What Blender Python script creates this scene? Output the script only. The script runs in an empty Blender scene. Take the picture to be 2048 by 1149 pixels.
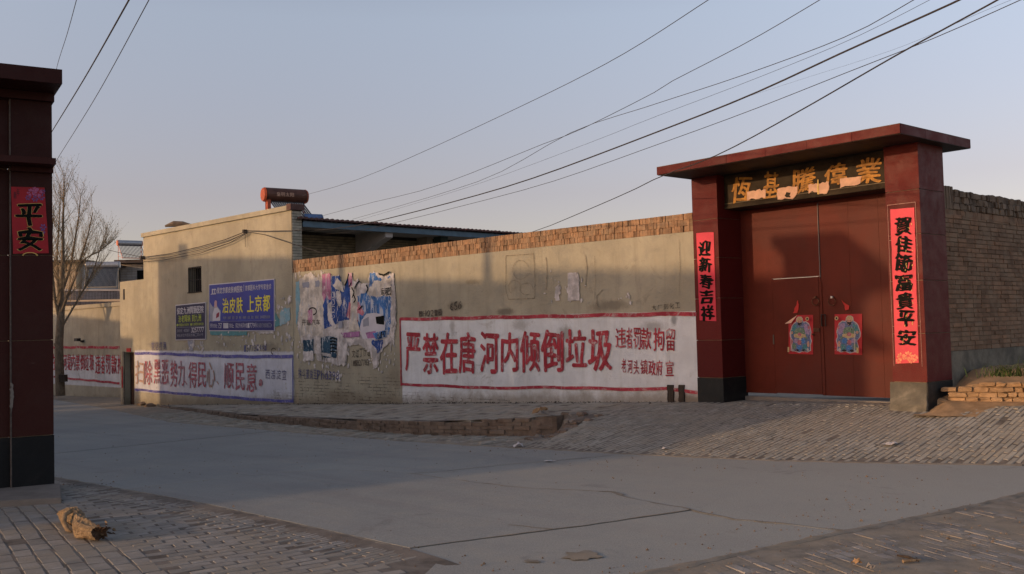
import bpy, bmesh, math, random
from mathutils import Vector, Matrix, noise
random.seed(7)
R = random.Random(11)
SC = bpy.context.scene
COL = SC.collection
rad = math.radians
V = Vector

# ------------------------------------------------------------------ camera
FPX, CX, CY, CAMH = 1991.0, 1024.0, 574.5, 1.55
_th = math.atan(82.5 / FPX); _ro = math.atan(.025)
_f = V((0, math.cos(_th), math.sin(_th)))
_u0 = V((0, -math.sin(_th), math.cos(_th))); _r0 = V((1, 0, 0))
_r = _r0 * math.cos(_ro) - _u0 * math.sin(_ro)
_u = _r0 * math.sin(_ro) + _u0 * math.cos(_ro)
CAM = V((0, 0, CAMH))
cd = bpy.data.cameras.new('camera'); cam = bpy.data.objects.new('camera', cd); COL.objects.link(cam)
cd.sensor_width = 36; cd.lens = 36 * FPX / 2048; cd.clip_end = 3000; cd.clip_start = .05
m = Matrix((( _r.x, _u.x, -_f.x, 0), (_r.y, _u.y, -_f.y, 0), (_r.z, _u.z, -_f.z, CAMH), (0, 0, 0, 1)))
cam.matrix_world = m
SC.camera = cam

# ------------------------------------------------------------------ sky, sun, exposure
SUN_AZ, SUN_EL = 69.0, 9.0            # the light travels towards azimuth 69 (right-away), so the sun stands behind left
world = bpy.data.worlds.new('World'); SC.world = world; world.use_nodes = True
nt = world.node_tree; nt.nodes.clear()
sky = nt.nodes.new('ShaderNodeTexSky'); sky.sky_type = 'NISHITA'; sky.sun_disc = False
sky.sun_elevation = rad(SUN_EL); sky.sun_rotation = rad(SUN_AZ + 180)
sky.altitude = 0; sky.air_density = .7; sky.dust_density = 0.8; sky.ozone_density = 0.0
bg = nt.nodes.new('ShaderNodeBackground'); bg.inputs[1].default_value = .15
wo = nt.nodes.new('ShaderNodeOutputWorld')
tint = nt.nodes.new('ShaderNodeMix'); tint.data_type = 'RGBA'; tint.blend_type = 'MULTIPLY'; tint.inputs[0].default_value = 1
# dusty evening air: one grey-violet tint that deepens evenly towards the horizon, the same in every direction
tcw = nt.nodes.new('ShaderNodeTexCoord'); spw = nt.nodes.new('ShaderNodeSeparateXYZ'); nt.links.new(tcw.outputs['Generated'], spw.inputs[0])
rmp = nt.nodes.new('ShaderNodeValToRGB'); nt.links.new(spw.outputs[2], rmp.inputs[0]); cr = rmp.color_ramp
for i_, (p_, c_) in enumerate(((0, (.56, .415, .43)), (.09, (.58, .44, .435)), (.134, (.64, .47, .46)), (.22, (.835, .65, .62)), (.30, (1.03, .83, .77)), (1, (1.03, .83, .77)))):
    el_ = cr.elements[i_] if i_ < 2 else cr.elements.new(p_)
    el_.position = p_ if i_ != 1 else .09; el_.color = (*c_, 1)
nt.links.new(rmp.outputs[0], tint.inputs[7])
nt.links.new(sky.outputs[0], tint.inputs[6]); nt.links.new(tint.outputs[2], bg.inputs[0]); nt.links.new(bg.outputs[0], wo.inputs[0])
sd = bpy.data.lights.new('sun', 'SUN'); sun = bpy.data.objects.new('sun', sd); COL.objects.link(sun)
sd.energy = 1.22; sd.angle = rad(.9); sd.color = (1.0, .62, .33)
to_sun = V((-math.sin(rad(SUN_AZ)) * math.cos(rad(SUN_EL)), -math.cos(rad(SUN_AZ)) * math.cos(rad(SUN_EL)), math.sin(rad(SUN_EL))))
sun.rotation_euler = to_sun.to_track_quat('Z', 'Y').to_euler(); sun.location = (-20, -20, 30)
SC.view_settings.view_transform = 'Standard'; SC.view_settings.look = 'None'
SC.view_settings.exposure = 1.0; SC.view_settings.gamma = 1
SC.cycles.max_bounces = 6
SC.cycles.use_denoising = True

# ------------------------------------------------------------------ frames of the place
A = V((2.7516, 14.9826, 0))                      # left foot of the gate, where the street wall ends
TW = V((-.70711, .70711, 0)); NW = V((.70711, .70711, 0))   # along the street wall (away), into it
TG = V((.65606, -.75471, 0)); NG = V((.75471, .65606, 0))   # along the gate, into it
AL = V((.8486, .5291, 0)); AN = V((-.5291, .8486, 0))       # near gate pier: along, away
PB = V((-4.901, 10.616, 0))
ROTW = rad(-45); ROTG = math.atan2(TG.y, TG.x); ROTS = math.atan2(NG.y, NG.x); ROTP = math.atan2(AL.y, AL.x)

def ray(x, y): return _f + _r * ((x - CX) / FPX) + _u * ((CY - y) / FPX)
def at(x, y, Y): d = ray(x, y); return CAM + d * (Y / d.y)
def onplane(x, y, p, n): d = ray(x, y); return CAM + d * ((p - CAM).dot(n) / d.dot(n))
def W(x, y, s=0.0):                              # place on the street wall plane -> local (x, z)
    P = onplane(x, y, A + NW * s, NW); return (-(P - A).dot(TW), P.z)
def G(x, y, s=0.0):                              # on the gate plane
    P = onplane(x, y, A + NG * s, NG); return ((P - A).dot(TG), P.z)
def PP(x, y):
    P = onplane(x, y, PB, AN); return ((P - PB).dot(AL), P.z)

def smooth(a, b, x):
    t = min(1, max(0, (x - a) / (b - a))); return t * t * (3 - 2 * t)
def interp(tab, x):
    if x <= tab[0][0]: return tab[0][1]
    for (a, b), (c, d) in zip(tab, tab[1:]):
        if x <= c: return b + (d - b) * (x - a) / (c - a)
    return tab[-1][1]
KERB = [(1.2, 1.7), (1.5, 2.0), (2.4, 2.36), (3.3, 2.56), (4.3, 2.53), (7.2, 2.29), (9.8, 1.92), (13.5, 1.0), (17.8, .05)]
FAR = [(-9, 1.2), (-5.0, 1.48), (-3.9, 2.06), (-2.7, 2.6), (-1, 3.06), (.45, 3.27), (2.9, 3.34), (6.8, 3.16), (10.95, 2.94), (16.6, 1.58), (19.5, .92), (27, -.65), (60, -1)]
def tp(x, y): d = V((x, y, 0)) - A; return d.dot(TW), -d.dot(NW)
def zroad(t): return -.0195 * max(0, t) if t < 30 else -.585
def zwall(t): return .38 - .039 * t if t > 0 else .38 - .022 * t
def zw2(t): return zwall(min(t, 18))
def apron(t, p):
    pe = interp(FAR, t); k = min(1, max(0, 1 - p / pe)) if pe > .05 else 0
    return zroad(t) + (min(zw2(t), .5) - zroad(t)) * k
def terrace(t, p): return zw2(t) - .04 * max(0, p)
def upper(x, y):                                 # walked surface between road and walls
    t, p = tp(x, y)
    if t > 1.3:
        return terrace(t, p) if p < interp(KERB, t) else zroad(t)
    w = smooth(-1.4, 1.3, t); ap_ = apron(t, p); zr_ = zroad(t)
    hi = ap_ * (1 - w) + terrace(t, p) * w; lo_ = zr_ + (ap_ - zr_) * (1 - .95 * smooth(.25, 1.22, t))
    k = smooth(1.66, 1.66 + .12 + 1.5 * (1 - smooth(.2, 1.25, t)), p)
    return hi + (lo_ - hi) * k
def low(x, y):
    t, p = tp(x, y); return zroad(t)

# ------------------------------------------------------------------ mesh helpers
class MB:
    def __init__(s): s.v = []; s.f = []; s.m = []
    def box(s, x0, x1, y0, y1, z0, z1, mi=0, mat=None):
        b = len(s.v); P = [V((x, y, z)) for z in (z0, z1) for y in (y0, y1) for x in (x0, x1)]
        if mat: P = [mat @ p for p in P]
        s.v += P
        for q in ((0, 2, 3, 1), (4, 5, 7, 6), (0, 1, 5, 4), (2, 6, 7, 3), (0, 4, 6, 2), (1, 3, 7, 5)):
            s.f.append([b + i for i in q]); s.m.append(mi)
        return s
    def tube(s, pts, rr, n=6, mi=0, cap=True):
        pts = [V(p) for p in pts]
        if not hasattr(rr, '__len__'): rr = [rr] * len(pts)
        b = len(s.v)
        for i, p in enumerate(pts):
            d = (pts[min(i + 1, len(pts) - 1)] - pts[max(i - 1, 0)]).normalized()
            a = d.cross(V((0, 0, 1)) if abs(d.z) < .9 else V((1, 0, 0))).normalized(); c = d.cross(a)
            for k in range(n):
                w = 2 * math.pi * k / n; s.v.append(p + (a * math.cos(w) + c * math.sin(w)) * rr[i])
        for i in range(len(pts) - 1):
            for k in range(n):
                k2 = (k + 1) % n
                s.f.append([b + i * n + k, b + (i + 1) * n + k, b + (i + 1) * n + k2, b + i * n + k2]); s.m.append(mi)
        if cap:
            s.f.append([b + k for k in range(n)]); s.f.append([b + (len(pts) - 1) * n + k for k in reversed(range(n))]); s.m += [mi, mi]
        return s
    def prism(s, poly, y0, y1, mi=0):             # polygon in x,z; thickness along y (front = y0, smaller y)
        n = len(poly); b = len(s.v)
        ar = sum(poly[i][0] * poly[(i + 1) % n][1] - poly[(i + 1) % n][0] * poly[i][1] for i in range(n))
        if ar < 0: poly = poly[::-1]
        s.v += [V((x, y0, z)) for x, z in poly] + [V((x, y1, z)) for x, z in poly]
        s.f.append([b + i for i in range(n)]); s.f.append([b + n + i for i in reversed(range(n))]); s.m += [mi, mi]
        for i in range(n):
            j = (i + 1) % n; s.f.append([b + i, b + n + i, b + n + j, b + j]); s.m.append(mi)
        return s
    def add(s, vs, fs, mi=0):
        b = len(s.v); s.v += [V(v) for v in vs]; s.f += [[b + i for i in f] for f in fs]; s.m += [mi] * len(fs); return s
    def mesh(s, name, mats, smooth_=False):
        me = bpy.data.meshes.new(name); me.from_pydata([tuple(v) for v in s.v], [], s.f)
        for mm in (mats if isinstance(mats, (list, tuple)) else [mats]): me.materials.append(mm)
        me.polygons.foreach_set('material_index', s.m)
        if smooth_: me.polygons.foreach_set('use_smooth', [True] * len(me.polygons))
        me.update(); return me

def tag(o, label=None, cat=None, group=None, kind=None):
    for k, v in (('label', label), ('category', cat), ('group', group), ('kind', kind)):
        if v: o[k] = v
    return o
def link(name, me, parent=None, loc=(0, 0, 0), rz=0.0, rot=None):
    o = bpy.data.objects.new(name, me); COL.objects.link(o)
    if parent: o.parent = parent
    o.location = loc; o.rotation_euler = rot if rot else (0, 0, rz)
    return o
def obj(name, mb, mats, parent=None, loc=(0, 0, 0), rz=0.0, sm=False):
    return link(name, mb.mesh(name, mats, sm), parent, loc, rz)
def empty(name, loc, rz=0.0, **k):
    o = bpy.data.objects.new(name, None); COL.objects.link(o); o.location = loc; o.rotation_euler = (0, 0, rz); o.empty_display_size = .2
    tag(o, **k); return o

_brick_cache = {}
def brick_mesh(l, w, h, mat, bev=.004, jit=.0, k=0, name='brick'):
    """chamfered brick centred in x,y, bottom at z=0; k picks a worn variant"""
    key = (round(l, 4), round(w, 4), round(h, 4), mat.name, k, name)
    if key in _brick_cache: return _brick_cache[key]
    rr = random.Random(hash(key[:3]) % 9999 + k); mb = MB()
    def ring(z, i):
        return [V((sx * (l / 2 - i) + rr.uniform(-jit, jit), sy * (w / 2 - i) + rr.uniform(-jit, jit), z + rr.uniform(-jit, jit) * .6)) for sx, sy in ((-1, -1), (1, -1), (1, 1), (-1, 1))]
    vs = ring(0, bev * .3) + ring(bev, 0) + ring(h - bev, 0) + ring(h, bev * 1.4)
    fs = [[3, 2, 1, 0], [12, 13, 14, 15]]
    for a in (0, 4, 8):
        for i in range(4): j = (i + 1) % 4; fs.append([a + i, a + j, a + 4 + j, a + 4 + i])
    mb.add(vs, fs); me = mb.mesh(name, mat); _brick_cache[key] = me; return me
def add_mesh_to(mb, me, M):
    mb.add([M @ v.co for v in me.vertices], [list(p.vertices) for p in me.polygons])

_gl = {}
def glyph_data(ch):
    key = ch
    if key in _gl: return _gl[key]
    cu = bpy.data.curves.new('lettering', 'FONT'); cu.body = ch; cu.resolution_u = 3
    o = bpy.data.objects.new('lettering', cu); COL.objects.link(o)
    bpy.context.view_layer.update()
    me = bpy.data.meshes.new_from_object(o.evaluated_get(bpy.context.evaluated_depsgraph_get()))
    vs = [v.co.copy() for v in me.vertices]; fs = [list(p.vertices) for p in me.polygons]
    bpy.data.objects.remove(o); bpy.data.curves.remove(cu); bpy.data.meshes.remove(me)
    xs = [v.x for v in vs] or [0]; ys = [v.y for v in vs] or [0]
    x0, x1, y0, y1 = min(xs), max(xs), min(ys), max(ys)
    vs = [((v.x - x0) / max(1e-6, x1 - x0), (v.y - y0) / max(1e-6, y1 - y0)) for v in vs]
    _gl[key] = (vs, fs); return _gl[key]
def put_glyph(mb, ch, quad, y, bold=0.0, wob=0.0, seed=0, mi=0, thin=.0, slant=0.0):
    """quad: (BL, BR, TR, TL) in local x,z; flat lettering at depth y"""
    vs, fs = glyph_data(ch); (a, b, c, d) = quad
    bx, bz = bold * 1.0, bold * .42
    # strokes are thickened by laying shifted copies 0.3 mm apart
    for k, (sx, sz) in enumerate(((0, 0), (-bx, 0), (bx, 0), (0, bz), (0, -bz)) if bold > 0 else ((0, 0),)):
        out = []
        for u, v in vs:
            if wob:
                u2 = u + wob * (math.sin(v * 7 + seed) * .6 + math.sin(v * 13 + u * 5 + seed * 2) * .35)
                v2 = v + wob * (math.sin(u * 6 + seed * 1.7) * .8 + math.sin(u * 15 + seed) * .25)
                u, v = u2, v2
            u += slant * (v - .5) + sx; v += sz
            x = (a[0] * (1 - u) + b[0] * u) * (1 - v) + (d[0] * (1 - u) + c[0] * u) * v
            z = (a[1] * (1 - u) + b[1] * u) * (1 - v) + (d[1] * (1 - u) + c[1] * u) * v
            out.append(V((x, y - .0003 * k, z)))
        mb.add(out, fs, mi)
def glyph_px(mb, ch, fn, x0, x1, yt, yb, y, ytr=None, ybr=None, **k):
    """glyph inside a box measured on the photograph, laid on plane fn"""
    ytr = yt if ytr is None else ytr; ybr = yb if ybr is None else ybr
    put_glyph(mb, ch, (fn(x0, yb), fn(x1, ybr), fn(x1, ytr), fn(x0, yt)), y, **k)
def line_px(mb, text, fn, p0, p1, h0, h1, y, gap=.12, **k):
    """a line of characters, baseline p0->p1, heights h0->h1 (pixels)"""
    n = len(text)
    for i, ch in enumerate(text):
        if ch == ' ': continue
        a, b = (i + gap / 2) / n, (i + 1 - gap / 2) / n
        xa = p0[0] + (p1[0] - p0[0]) * a; xb = p0[0] + (p1[0] - p0[0]) * b
        ya = p0[1] + (p1[1] - p0[1]) * a; yb = p0[1] + (p1[1] - p0[1]) * b
        ha = h0 + (h1 - h0) * a; hb = h0 + (h1 - h0) * b
        put_glyph(mb, ch, (fn(xa, ya), fn(xb, yb), fn(xb, yb - hb), fn(xa, ya - ha)), y, seed=i, **k)
def jag(poly, amp, step, seed=0, curl=None):
    rr = random.Random(seed); out = []
    n = len(poly)
    for i in range(n):
        (x0, z0), (x1, z1) = poly[i], poly[(i + 1) % n]
        L = math.hypot(x1 - x0, z1 - z0); k = max(1, int(L / step)); nx, nz = -(z1 - z0) / max(L, 1e-6), (x1 - x0) / max(L, 1e-6)
        for j in range(k):
            t = (j + (rr.uniform(-.3, .3) if j else 0)) / k; a = rr.uniform(-1, 1) ** 3 * amp * 1.6 + rr.uniform(-.4, .4) * amp
            out.append((x0 + (x1 - x0) * t + nx * a, z0 + (z1 - z0) * t + nz * a))
    return out

# ------------------------------------------------------------------ material helpers
def newmat(name):
    mt = bpy.data.materials.new(name); mt.use_nodes = True; n = mt.node_tree; n.nodes.clear()
    out = n.nodes.new('ShaderNodeOutputMaterial'); b = n.nodes.new('ShaderNodeBsdfPrincipled'); n.links.new(b.outputs[0], out.inputs[0])
    return mt, n, b
def N(nt, t, **k):
    n = nt.nodes.new(t)
    for a, v in k.items(): setattr(n, a, v)
    return n
def mathn(nt, op, a, b=None, clamp=False):
    n = N(nt, 'ShaderNodeMath', operation=op, use_clamp=clamp)
    for i, v in enumerate((a, b)):
        if v is None: continue
        if isinstance(v, (int, float)): n.inputs[i].default_value = v
        else: nt.links.new(v, n.inputs[i])
    return n.outputs[0]
def noise_n(nt, vec, scale, detail=4, rough=.6, dist=0.0, stretch=None):
    if stretch:
        mp = N(nt, 'ShaderNodeMapping'); mp.inputs['Scale'].default_value = stretch; nt.links.new(vec, mp.inputs[0]); vec = mp.outputs[0]
    n = N(nt, 'ShaderNodeTexNoise'); n.inputs['Scale'].default_value = scale; n.inputs['Detail'].default_value = detail
    n.inputs['Roughness'].default_value = rough; n.inputs['Distortion'].default_value = dist
    nt.links.new(vec, n.inputs['Vector']); return n.outputs[0]
def maprange(nt, v, a, b, c=0.0, d=1.0, smoothst=True):
    n = N(nt, 'ShaderNodeMapRange'); n.interpolation_type = 'SMOOTHSTEP' if smoothst else 'LINEAR'
    n.inputs[1].default_value = a; n.inputs[2].default_value = b; n.inputs[3].default_value = c; n.inputs[4].default_value = d
    nt.links.new(v, n.inputs[0]); return n.outputs[0]
def mix(nt, fac, a, b, mode='MIX'):
    n = N(nt, 'ShaderNodeMix', data_type='RGBA', blend_type=mode)
    for i, v in ((0, fac), (6, a), (7, b)):
        if isinstance(v, (int, float)): n.inputs[i].default_value = v
        elif isinstance(v, tuple): n.inputs[i].default_value = (*v, 1)
        else: nt.links.new(v, n.inputs[i])
    return n.outputs[2]
def bump(nt, b, h, strength, dist=.01, prev=None):
    n = N(nt, 'ShaderNodeBump'); n.inputs['Strength'].default_value = strength; n.inputs['Distance'].default_value = dist
    nt.links.new(h, n.inputs['Height'])
    if prev: nt.links.new(prev, n.inputs['Normal'])
    if b: nt.links.new(n.outputs[0], b.inputs['Normal'])
    return n.outputs[0]
def mul(c, k): return tuple(max(0, x * k) for x in c)
def mat(name, col, var=.2, scale=6, rough=.85, bmp=.3, bscale=60, dirt=None, dirtamt=.0, rnd=.0, metal=0.0, bdist=.004, spec=.3, stretch=None, hue=None):
    mt, n, b = newmat(name)
    pos = N(n, 'ShaderNodeNewGeometry')
    P = pos.outputs['Position']
    f = noise_n(n, P, scale, 5, .65, stretch=stretch)
    c = mix(n, maprange(n, f, .3, .7), mul(col, 1 - var), mul(col, 1 + var))
    if rnd:
        oi = N(n, 'ShaderNodeObjectInfo'); r1 = mathn(n, 'FRACT', mathn(n, 'ADD', oi.outputs['Random'], mathn(n, 'MULTIPLY', pos.outputs['Random Per Island'], 7.3)))
        hv = hue or (1, 1, 1)
        lo = mix(n, 1.0, c, mul((1, 1, 1), 1 - rnd), 'MULTIPLY'); hi = mix(n, 1.0, c, tuple(x * (1 + rnd) for x in hv), 'MULTIPLY')
        c = mix(n, r1, lo, hi)
    if dirt:
        f2 = noise_n(n, P, scale * .35, 6, .7, .5)
        c = mix(n, mathn(n, 'MULTIPLY', maprange(n, f2, .42, .62), dirtamt), c, dirt)
    n.links.new(c, b.inputs['Base Color'])
    b.inputs['Roughness'].default_value = rough; b.inputs['Metallic'].default_value = metal
    b.inputs['Specular IOR Level'].default_value = spec
    if bmp: bump(n, b, noise_n(n, P, bscale, 5, .7), bmp, bdist)
    return mt

# --- plaster wall with whitewashed rectangles, damp, cracks and scribbles
def plaster(name, rects, brick_region=None, base=(.37, .35, .268), stains=()):
    mt, n, b = newmat(name); tc = N(n, 'ShaderNodeTexCoord'); O = tc.outputs['Object']
    sp = N(n, 'ShaderNodeSeparateXYZ'); n.links.new(O, sp.inputs[0]); X, Z = sp.outputs[0], sp.outputs[2]
    big = noise_n(n, O, .7, 5, .6); med = noise_n(n, O, 3.2, 6, .7, .4); fine = noise_n(n, O, 28, 5, .7)
    stre = noise_n(n, O, 1.0, 5, .7, stretch=(5, 1, .5))
    c = mix(n, maprange(n, big, .3, .7), mul(base, .80), mul(base, 1.14))
    c = mix(n, mathn(n, 'MULTIPLY', maprange(n, med, .45, .7), .45), c, mul((base[0] * .95, base[1] * 1.0, base[2] * 1.12), .74))
    c = mix(n, mathn(n, 'MULTIPLY', maprange(n, stre, .5, .72), .4), c, mul(base, .62))
    c = mix(n, mathn(n, 'MULTIPLY', maprange(n, fine, .55, .75), .35), c, mul(base, 1.25))
    # fine horizontal trowel marks and hairline cracks
    tro = noise_n(n, O, 2.0, 5, .75, 1.0, stretch=(.6, 1, 5))
    line = maprange(n, mathn(n, 'ABSOLUTE', mathn(n, 'SUBTRACT', tro, .5)), 0, .006, 1, 0)
    lm = maprange(n, noise_n(n, O, 1.1, 2), .52, .62)
    c = mix(n, mathn(n, 'MULTIPLY', mathn(n, 'MULTIPLY', line, lm), .55), c, mul(base, .38))
    # light scuffs
    sc = noise_n(n, O, 9, 6, .8, .8, stretch=(1, 1, 1.8))
    c = mix(n, mathn(n, 'MULTIPLY', maprange(n, sc, .66, .72), .5), c, mul((.5, .47, .4), 1.0))
    def rect(x0, x1, z0, z1, soft, amp, zs=0.0):
        nz = mathn(n, 'MULTIPLY', mathn(n, 'SUBTRACT', noise_n(n, O, 7, 5, .7), .5), amp)
        xx = mathn(n, 'ADD', X, nz); zz = mathn(n, 'ADD', mathn(n, 'ADD', Z, nz), mathn(n, 'MULTIPLY', X, zs))
        a = maprange(n, xx, x0 - soft, x0 + soft); bb = maprange(n, xx, x1 - soft, x1 + soft, 1, 0)
        e = maprange(n, zz, z0 - soft, z0 + soft); g = maprange(n, zz, z1 - soft, z1 + soft, 1, 0)
        return mathn(n, 'MULTIPLY', mathn(n, 'MULTIPLY', a, bb), mathn(n, 'MULTIPLY', e, g))
    for (x0, x1, z0, z1, soft, amp, zs, col, op) in rects:
        r_ = rect(x0, x1, z0, z1, soft, amp, zs)
        wear = maprange(n, noise_n(n, O, 5, 8, .8, .6), .30, .44, 1 - op, 1)
        wear2 = maprange(n, noise_n(n, O, 16, 6, .8, .5), .27, .36, .35, 1)
        colv = mix(n, maprange(n, noise_n(n, O, 1.3, 5, .7), .35, .68), mul(col, .86), mul(col, 1.06))
        colv = mix(n, mathn(n, 'MULTIPLY', maprange(n, stre, .48, .7), .35), colv, mul((col[0], col[1] * .97, col[2] * .88), .66))
        c = mix(n, mathn(n, 'MULTIPLY', mathn(n, 'MULTIPLY', r_, wear), wear2), c, colv)
    # damp, dirty foot
    foot = mathn(n, 'ADD', mathn(n, 'ADD', Z, mathn(n, 'MULTIPLY', X, -.039)), mathn(n, 'MULTIPLY', mathn(n, 'SUBTRACT', noise_n(n, O, 2.4, 6, .75), .5), -.55))
    fm = maprange(n, foot, .40, .66, .75, 0)
    c = mix(n, fm, c, mul((.27, .23, .17), .8))
    blot = mathn(n, 'MULTIPLY', maprange(n, noise_n(n, O, 1.5, 8, .8, 1.4), .57, .66), .42)
    c = mix(n, blot, c, (.215, .19, .145))
    # individual marks: (x, z, rx, rz, strength, colour)
    for (x, z, rx, rz, st, colr) in stains:
        dx = mathn(n, 'DIVIDE', mathn(n, 'SUBTRACT', X, x), rx); dz = mathn(n, 'DIVIDE', mathn(n, 'SUBTRACT', Z, z), rz)
        dd = mathn(n, 'ADD', mathn(n, 'SQRT', mathn(n, 'ADD', mathn(n, 'MULTIPLY', dx, dx), mathn(n, 'MULTIPLY', dz, dz))), mathn(n, 'MULTIPLY', mathn(n, 'SUBTRACT', noise_n(n, O, 5, 6, .75), .5), 1.8))
        c = mix(n, mathn(n, 'MULTIPLY', maprange(n, dd, .3, 1.1, 1, 0), st), c, colr)
    h = mathn(n, 'ADD', mathn(n, 'MULTIPLY', med, .6), mathn(n, 'MULTIPLY', fine, .35))
    h = mathn(n, 'SUBTRACT', h, mathn(n, 'MULTIPLY', line, .1))
    if brick_region:
        mp = N(n, 'ShaderNodeCombineXYZ'); n.links.new(mathn(n, 'ADD', X, mathn(n, 'MULTIPLY', med, .06)), mp.inputs[0]); n.links.new(mathn(n, 'ADD', Z, mathn(n, 'MULTIPLY', fine, .015)), mp.inputs[1])
        bt = N(n, 'ShaderNodeTexBrick'); n.links.new(mp.outputs[0], bt.inputs[0]); bt.inputs['Scale'].default_value = 1
        bt.inputs['Brick Width'].default_value = .25; bt.inputs['Row Height'].default_value = .068; bt.inputs['Mortar Size'].default_value = .006
        for q in brick_region:
            rm = rect(*q, .12, .5); gate_ = maprange(n, noise_n(n, O, 4.5, 5, .7, .4), .47, .56)
            k = mathn(n, 'MULTIPLY', mathn(n, 'MULTIPLY', rm, gate_), bt.outputs['Fac'])
            c = mix(n, mathn(n, 'MULTIPLY', k, .8), c, (.045, .036, .028)); h = mathn(n, 'SUBTRACT', h, mathn(n, 'MULTIPLY', k, .5))
    n.links.new(c, b.inputs['Base Color']); b.inputs['Roughness'].default_value = .93; b.inputs['Specular IOR Level'].default_value = .15
    bump(n, b, h, .55, .02)
    return mt

def paint(name, col, under, wear=.45, scale=9, thr=.42):
    """brushed paint that lets the wall beneath show through"""
    mt, n, b = newmat(name); g = N(n, 'ShaderNodeNewGeometry'); P = g.outputs['Position']
    a = noise_n(n, P, scale, 8, .8, .7); st = noise_n(n, P, 3, 4, .6)
    c = mix(n, maprange(n, st, .35, .65), mul(col, .82), mul(col, 1.2))
    c = mix(n, mathn(n, 'MULTIPLY', maprange(n, a, thr, thr + .13, 0, 1), wear), c, under)
    n.links.new(c, b.inputs['Base Color']); b.inputs['Roughness'].default_value = .9; b.inputs['Specular IOR Level'].default_value = .15
    bump(n, b, a, .3, .01); return mt

def granite(name, col, rough=.28, dust=(.16, .10, .08), damt=.35):
    mt, n, b = newmat(name); g = N(n, 'ShaderNodeNewGeometry'); P = g.outputs['Position']; oi = N(n, 'ShaderNodeObjectInfo')
    sp = noise_n(n, P, 260, 3, .8); bigc = noise_n(n, P, 1.6, 5, .7)
    c = mix(n, maprange(n, sp, .35, .65), mul(col, .6), mul(col, 1.45))
    c = mix(n, oi.outputs['Random'], mix(n, 1.0, c, (.82, .80, .82), 'MULTIPLY'), mix(n, 1.0, c, (1.18, 1.15, 1.12), 'MULTIPLY'))
    dm = mathn(n, 'MULTIPLY', maprange(n, noise_n(n, P, 2.2, 8, .8, .6), .45, .72), damt)
    scr = mathn(n, 'MULTIPLY', maprange(n, noise_n(n, P, 3, 5, .8, .3, stretch=(1, 1, 9)), .67, .71), .14)
    c = mix(n, dm, c, dust); c = mix(n, scr, c, (.25, .2, .18))
    n.links.new(c, b.inputs['Base Color']); b.inputs['Specular IOR Level'].default_value = .15
    n.links.new(maprange(n, noise_n(n, P, 5, 6, .7), .3, .7, rough, rough + .2), b.inputs['Roughness'])
    bump(n, b, bigc, .1, .01); return mt

M = {}
M['cap_brick'] = mat('fired_brick', (.265, .165, .098), .22, 14, .92, .5, 90, (.33, .25, .165), .5, .34, hue=(1.0, .96, .9))
M['grey_brick'] = mat('worn_brick', (.20, .125, .078), .2, 10, .92, .5, 80, (.26, .20, .14), .55, .30, hue=(1, .97, .95))
M['old_brick'] = mat('old_loose_brick', (.15, .115, .085), .25, 8, .95, .6, 50, (.24, .18, .12), .5, .35)
M['kerb_brick'] = mat('kerb_brick', (.17, .13, .10), .25, 8, .95, .7, 45, (.20, .165, .13), .6, .22, bdist=.008)
M['mortar'] = mat('lime_mortar', (.22, .175, .125), .2, 9, .95, .5, 60)
M['paver'] = mat('dusty_paving_brick', (.255, .25, .23), .18, 5, .92, .8, 50, (.26, .235, .19), .75, .16, hue=(1, .98, .97), bdist=.006)
M['paver_far'] = mat('dusty_apron_brick', (.30, .29, .25), .18, 5, .92, .5, 60, (.31, .28, .22), .75, .14, bdist=.006)
M['lane_brick'] = mat('half_buried_brick', (.235, .228, .215), .2, 5, .92, .9, 40, (.27, .23, .17), .85, .2, bdist=.009)
M['dirt'] = mat('trodden_earth', (.215, .195, .16), .28, 5, .95, .9, 40, (.275, .235, .175), .75)
M['joint_dirt'] = mat('joint_earth', (.125, .113, .098), .35, 5, .95, .8, 50, (.215, .19, .16), .7)
M['black_stone'] = granite('black_granite', (.018, .021, .022), .35, (.10, .09, .08), .35)
M['red_stone'] = granite('red_granite', (.092, .0125, .0115), .45, (.12, .04, .036), .07)
M['maroon_stone'] = granite('maroon_granite', (.10, .018, .018), .28, (.13, .06, .05), .25)
M['near_stone'] = granite('dark_maroon_granite', (.042, .012, .010), .4, (.06, .035, .028), .3)
M['near_black'] = granite('near_black_granite', (.010, .012, .014), .35, (.05, .045, .04), .3)
M['soffit'] = mat('dark_soffit_panel', (.02, .017, .015), .3, 5, .6, .2, 30, (.06, .04, .03), .3)
M['door'] = mat('red_oxide_door_paint', (.098, .0165, .0095), .14, 1.6, .55, .5, 7, (.085, .024, .018), .6, bdist=.006, spec=.16)
M['cement'] = mat('bare_cement', (.17, .158, .125), .3, 5, .9, .6, 40, (.07, .07, .06), .6)
M['plinth'] = mat('concrete_plinth', (.19, .175, .155), .15, 4, .9, .5, 60)
M['rust'] = mat('rusted_iron', (.10, .045, .025), .4, 20, .8, .5, 80)
M['dark_iron'] = mat('dark_iron', (.03, .027, .025), .3, 20, .6, .3, 80)
M['wire'] = mat('weathered_cable', (.035, .032, .032), .2, 20, .8, 0)
M['wire_pale'] = mat('pale_cable', (.30, .27, .24), .2, 20, .8, 0)
M['grout'] = mat('dark_tile_grout', (.05, .043, .033), .3, 9, .95, .3, 50)
M['tile'] = mat('cream_wall_tile', (.34, .32, .25), .12, 5, .5, .1, 40, rnd=.14)
M['tile_dim'] = mat('ochre_wall_tile', (.23, .19, .12), .15, 5, .6, .1, 40, rnd=.2)
M['roof_tile'] = mat('brown_roof_tile', (.10, .048, .042), .3, 8, .75, .4, 40, (.16, .10, .08), .4, .25)
M['blue_paint'] = mat('blue_eave_paint', (.10, .16, .21), .15, 5, .7, .2, 40)
M['white_paint'] = mat('white_soffit_paint', (.42, .38, .35), .12, 3, .8, .2, 40)
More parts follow.
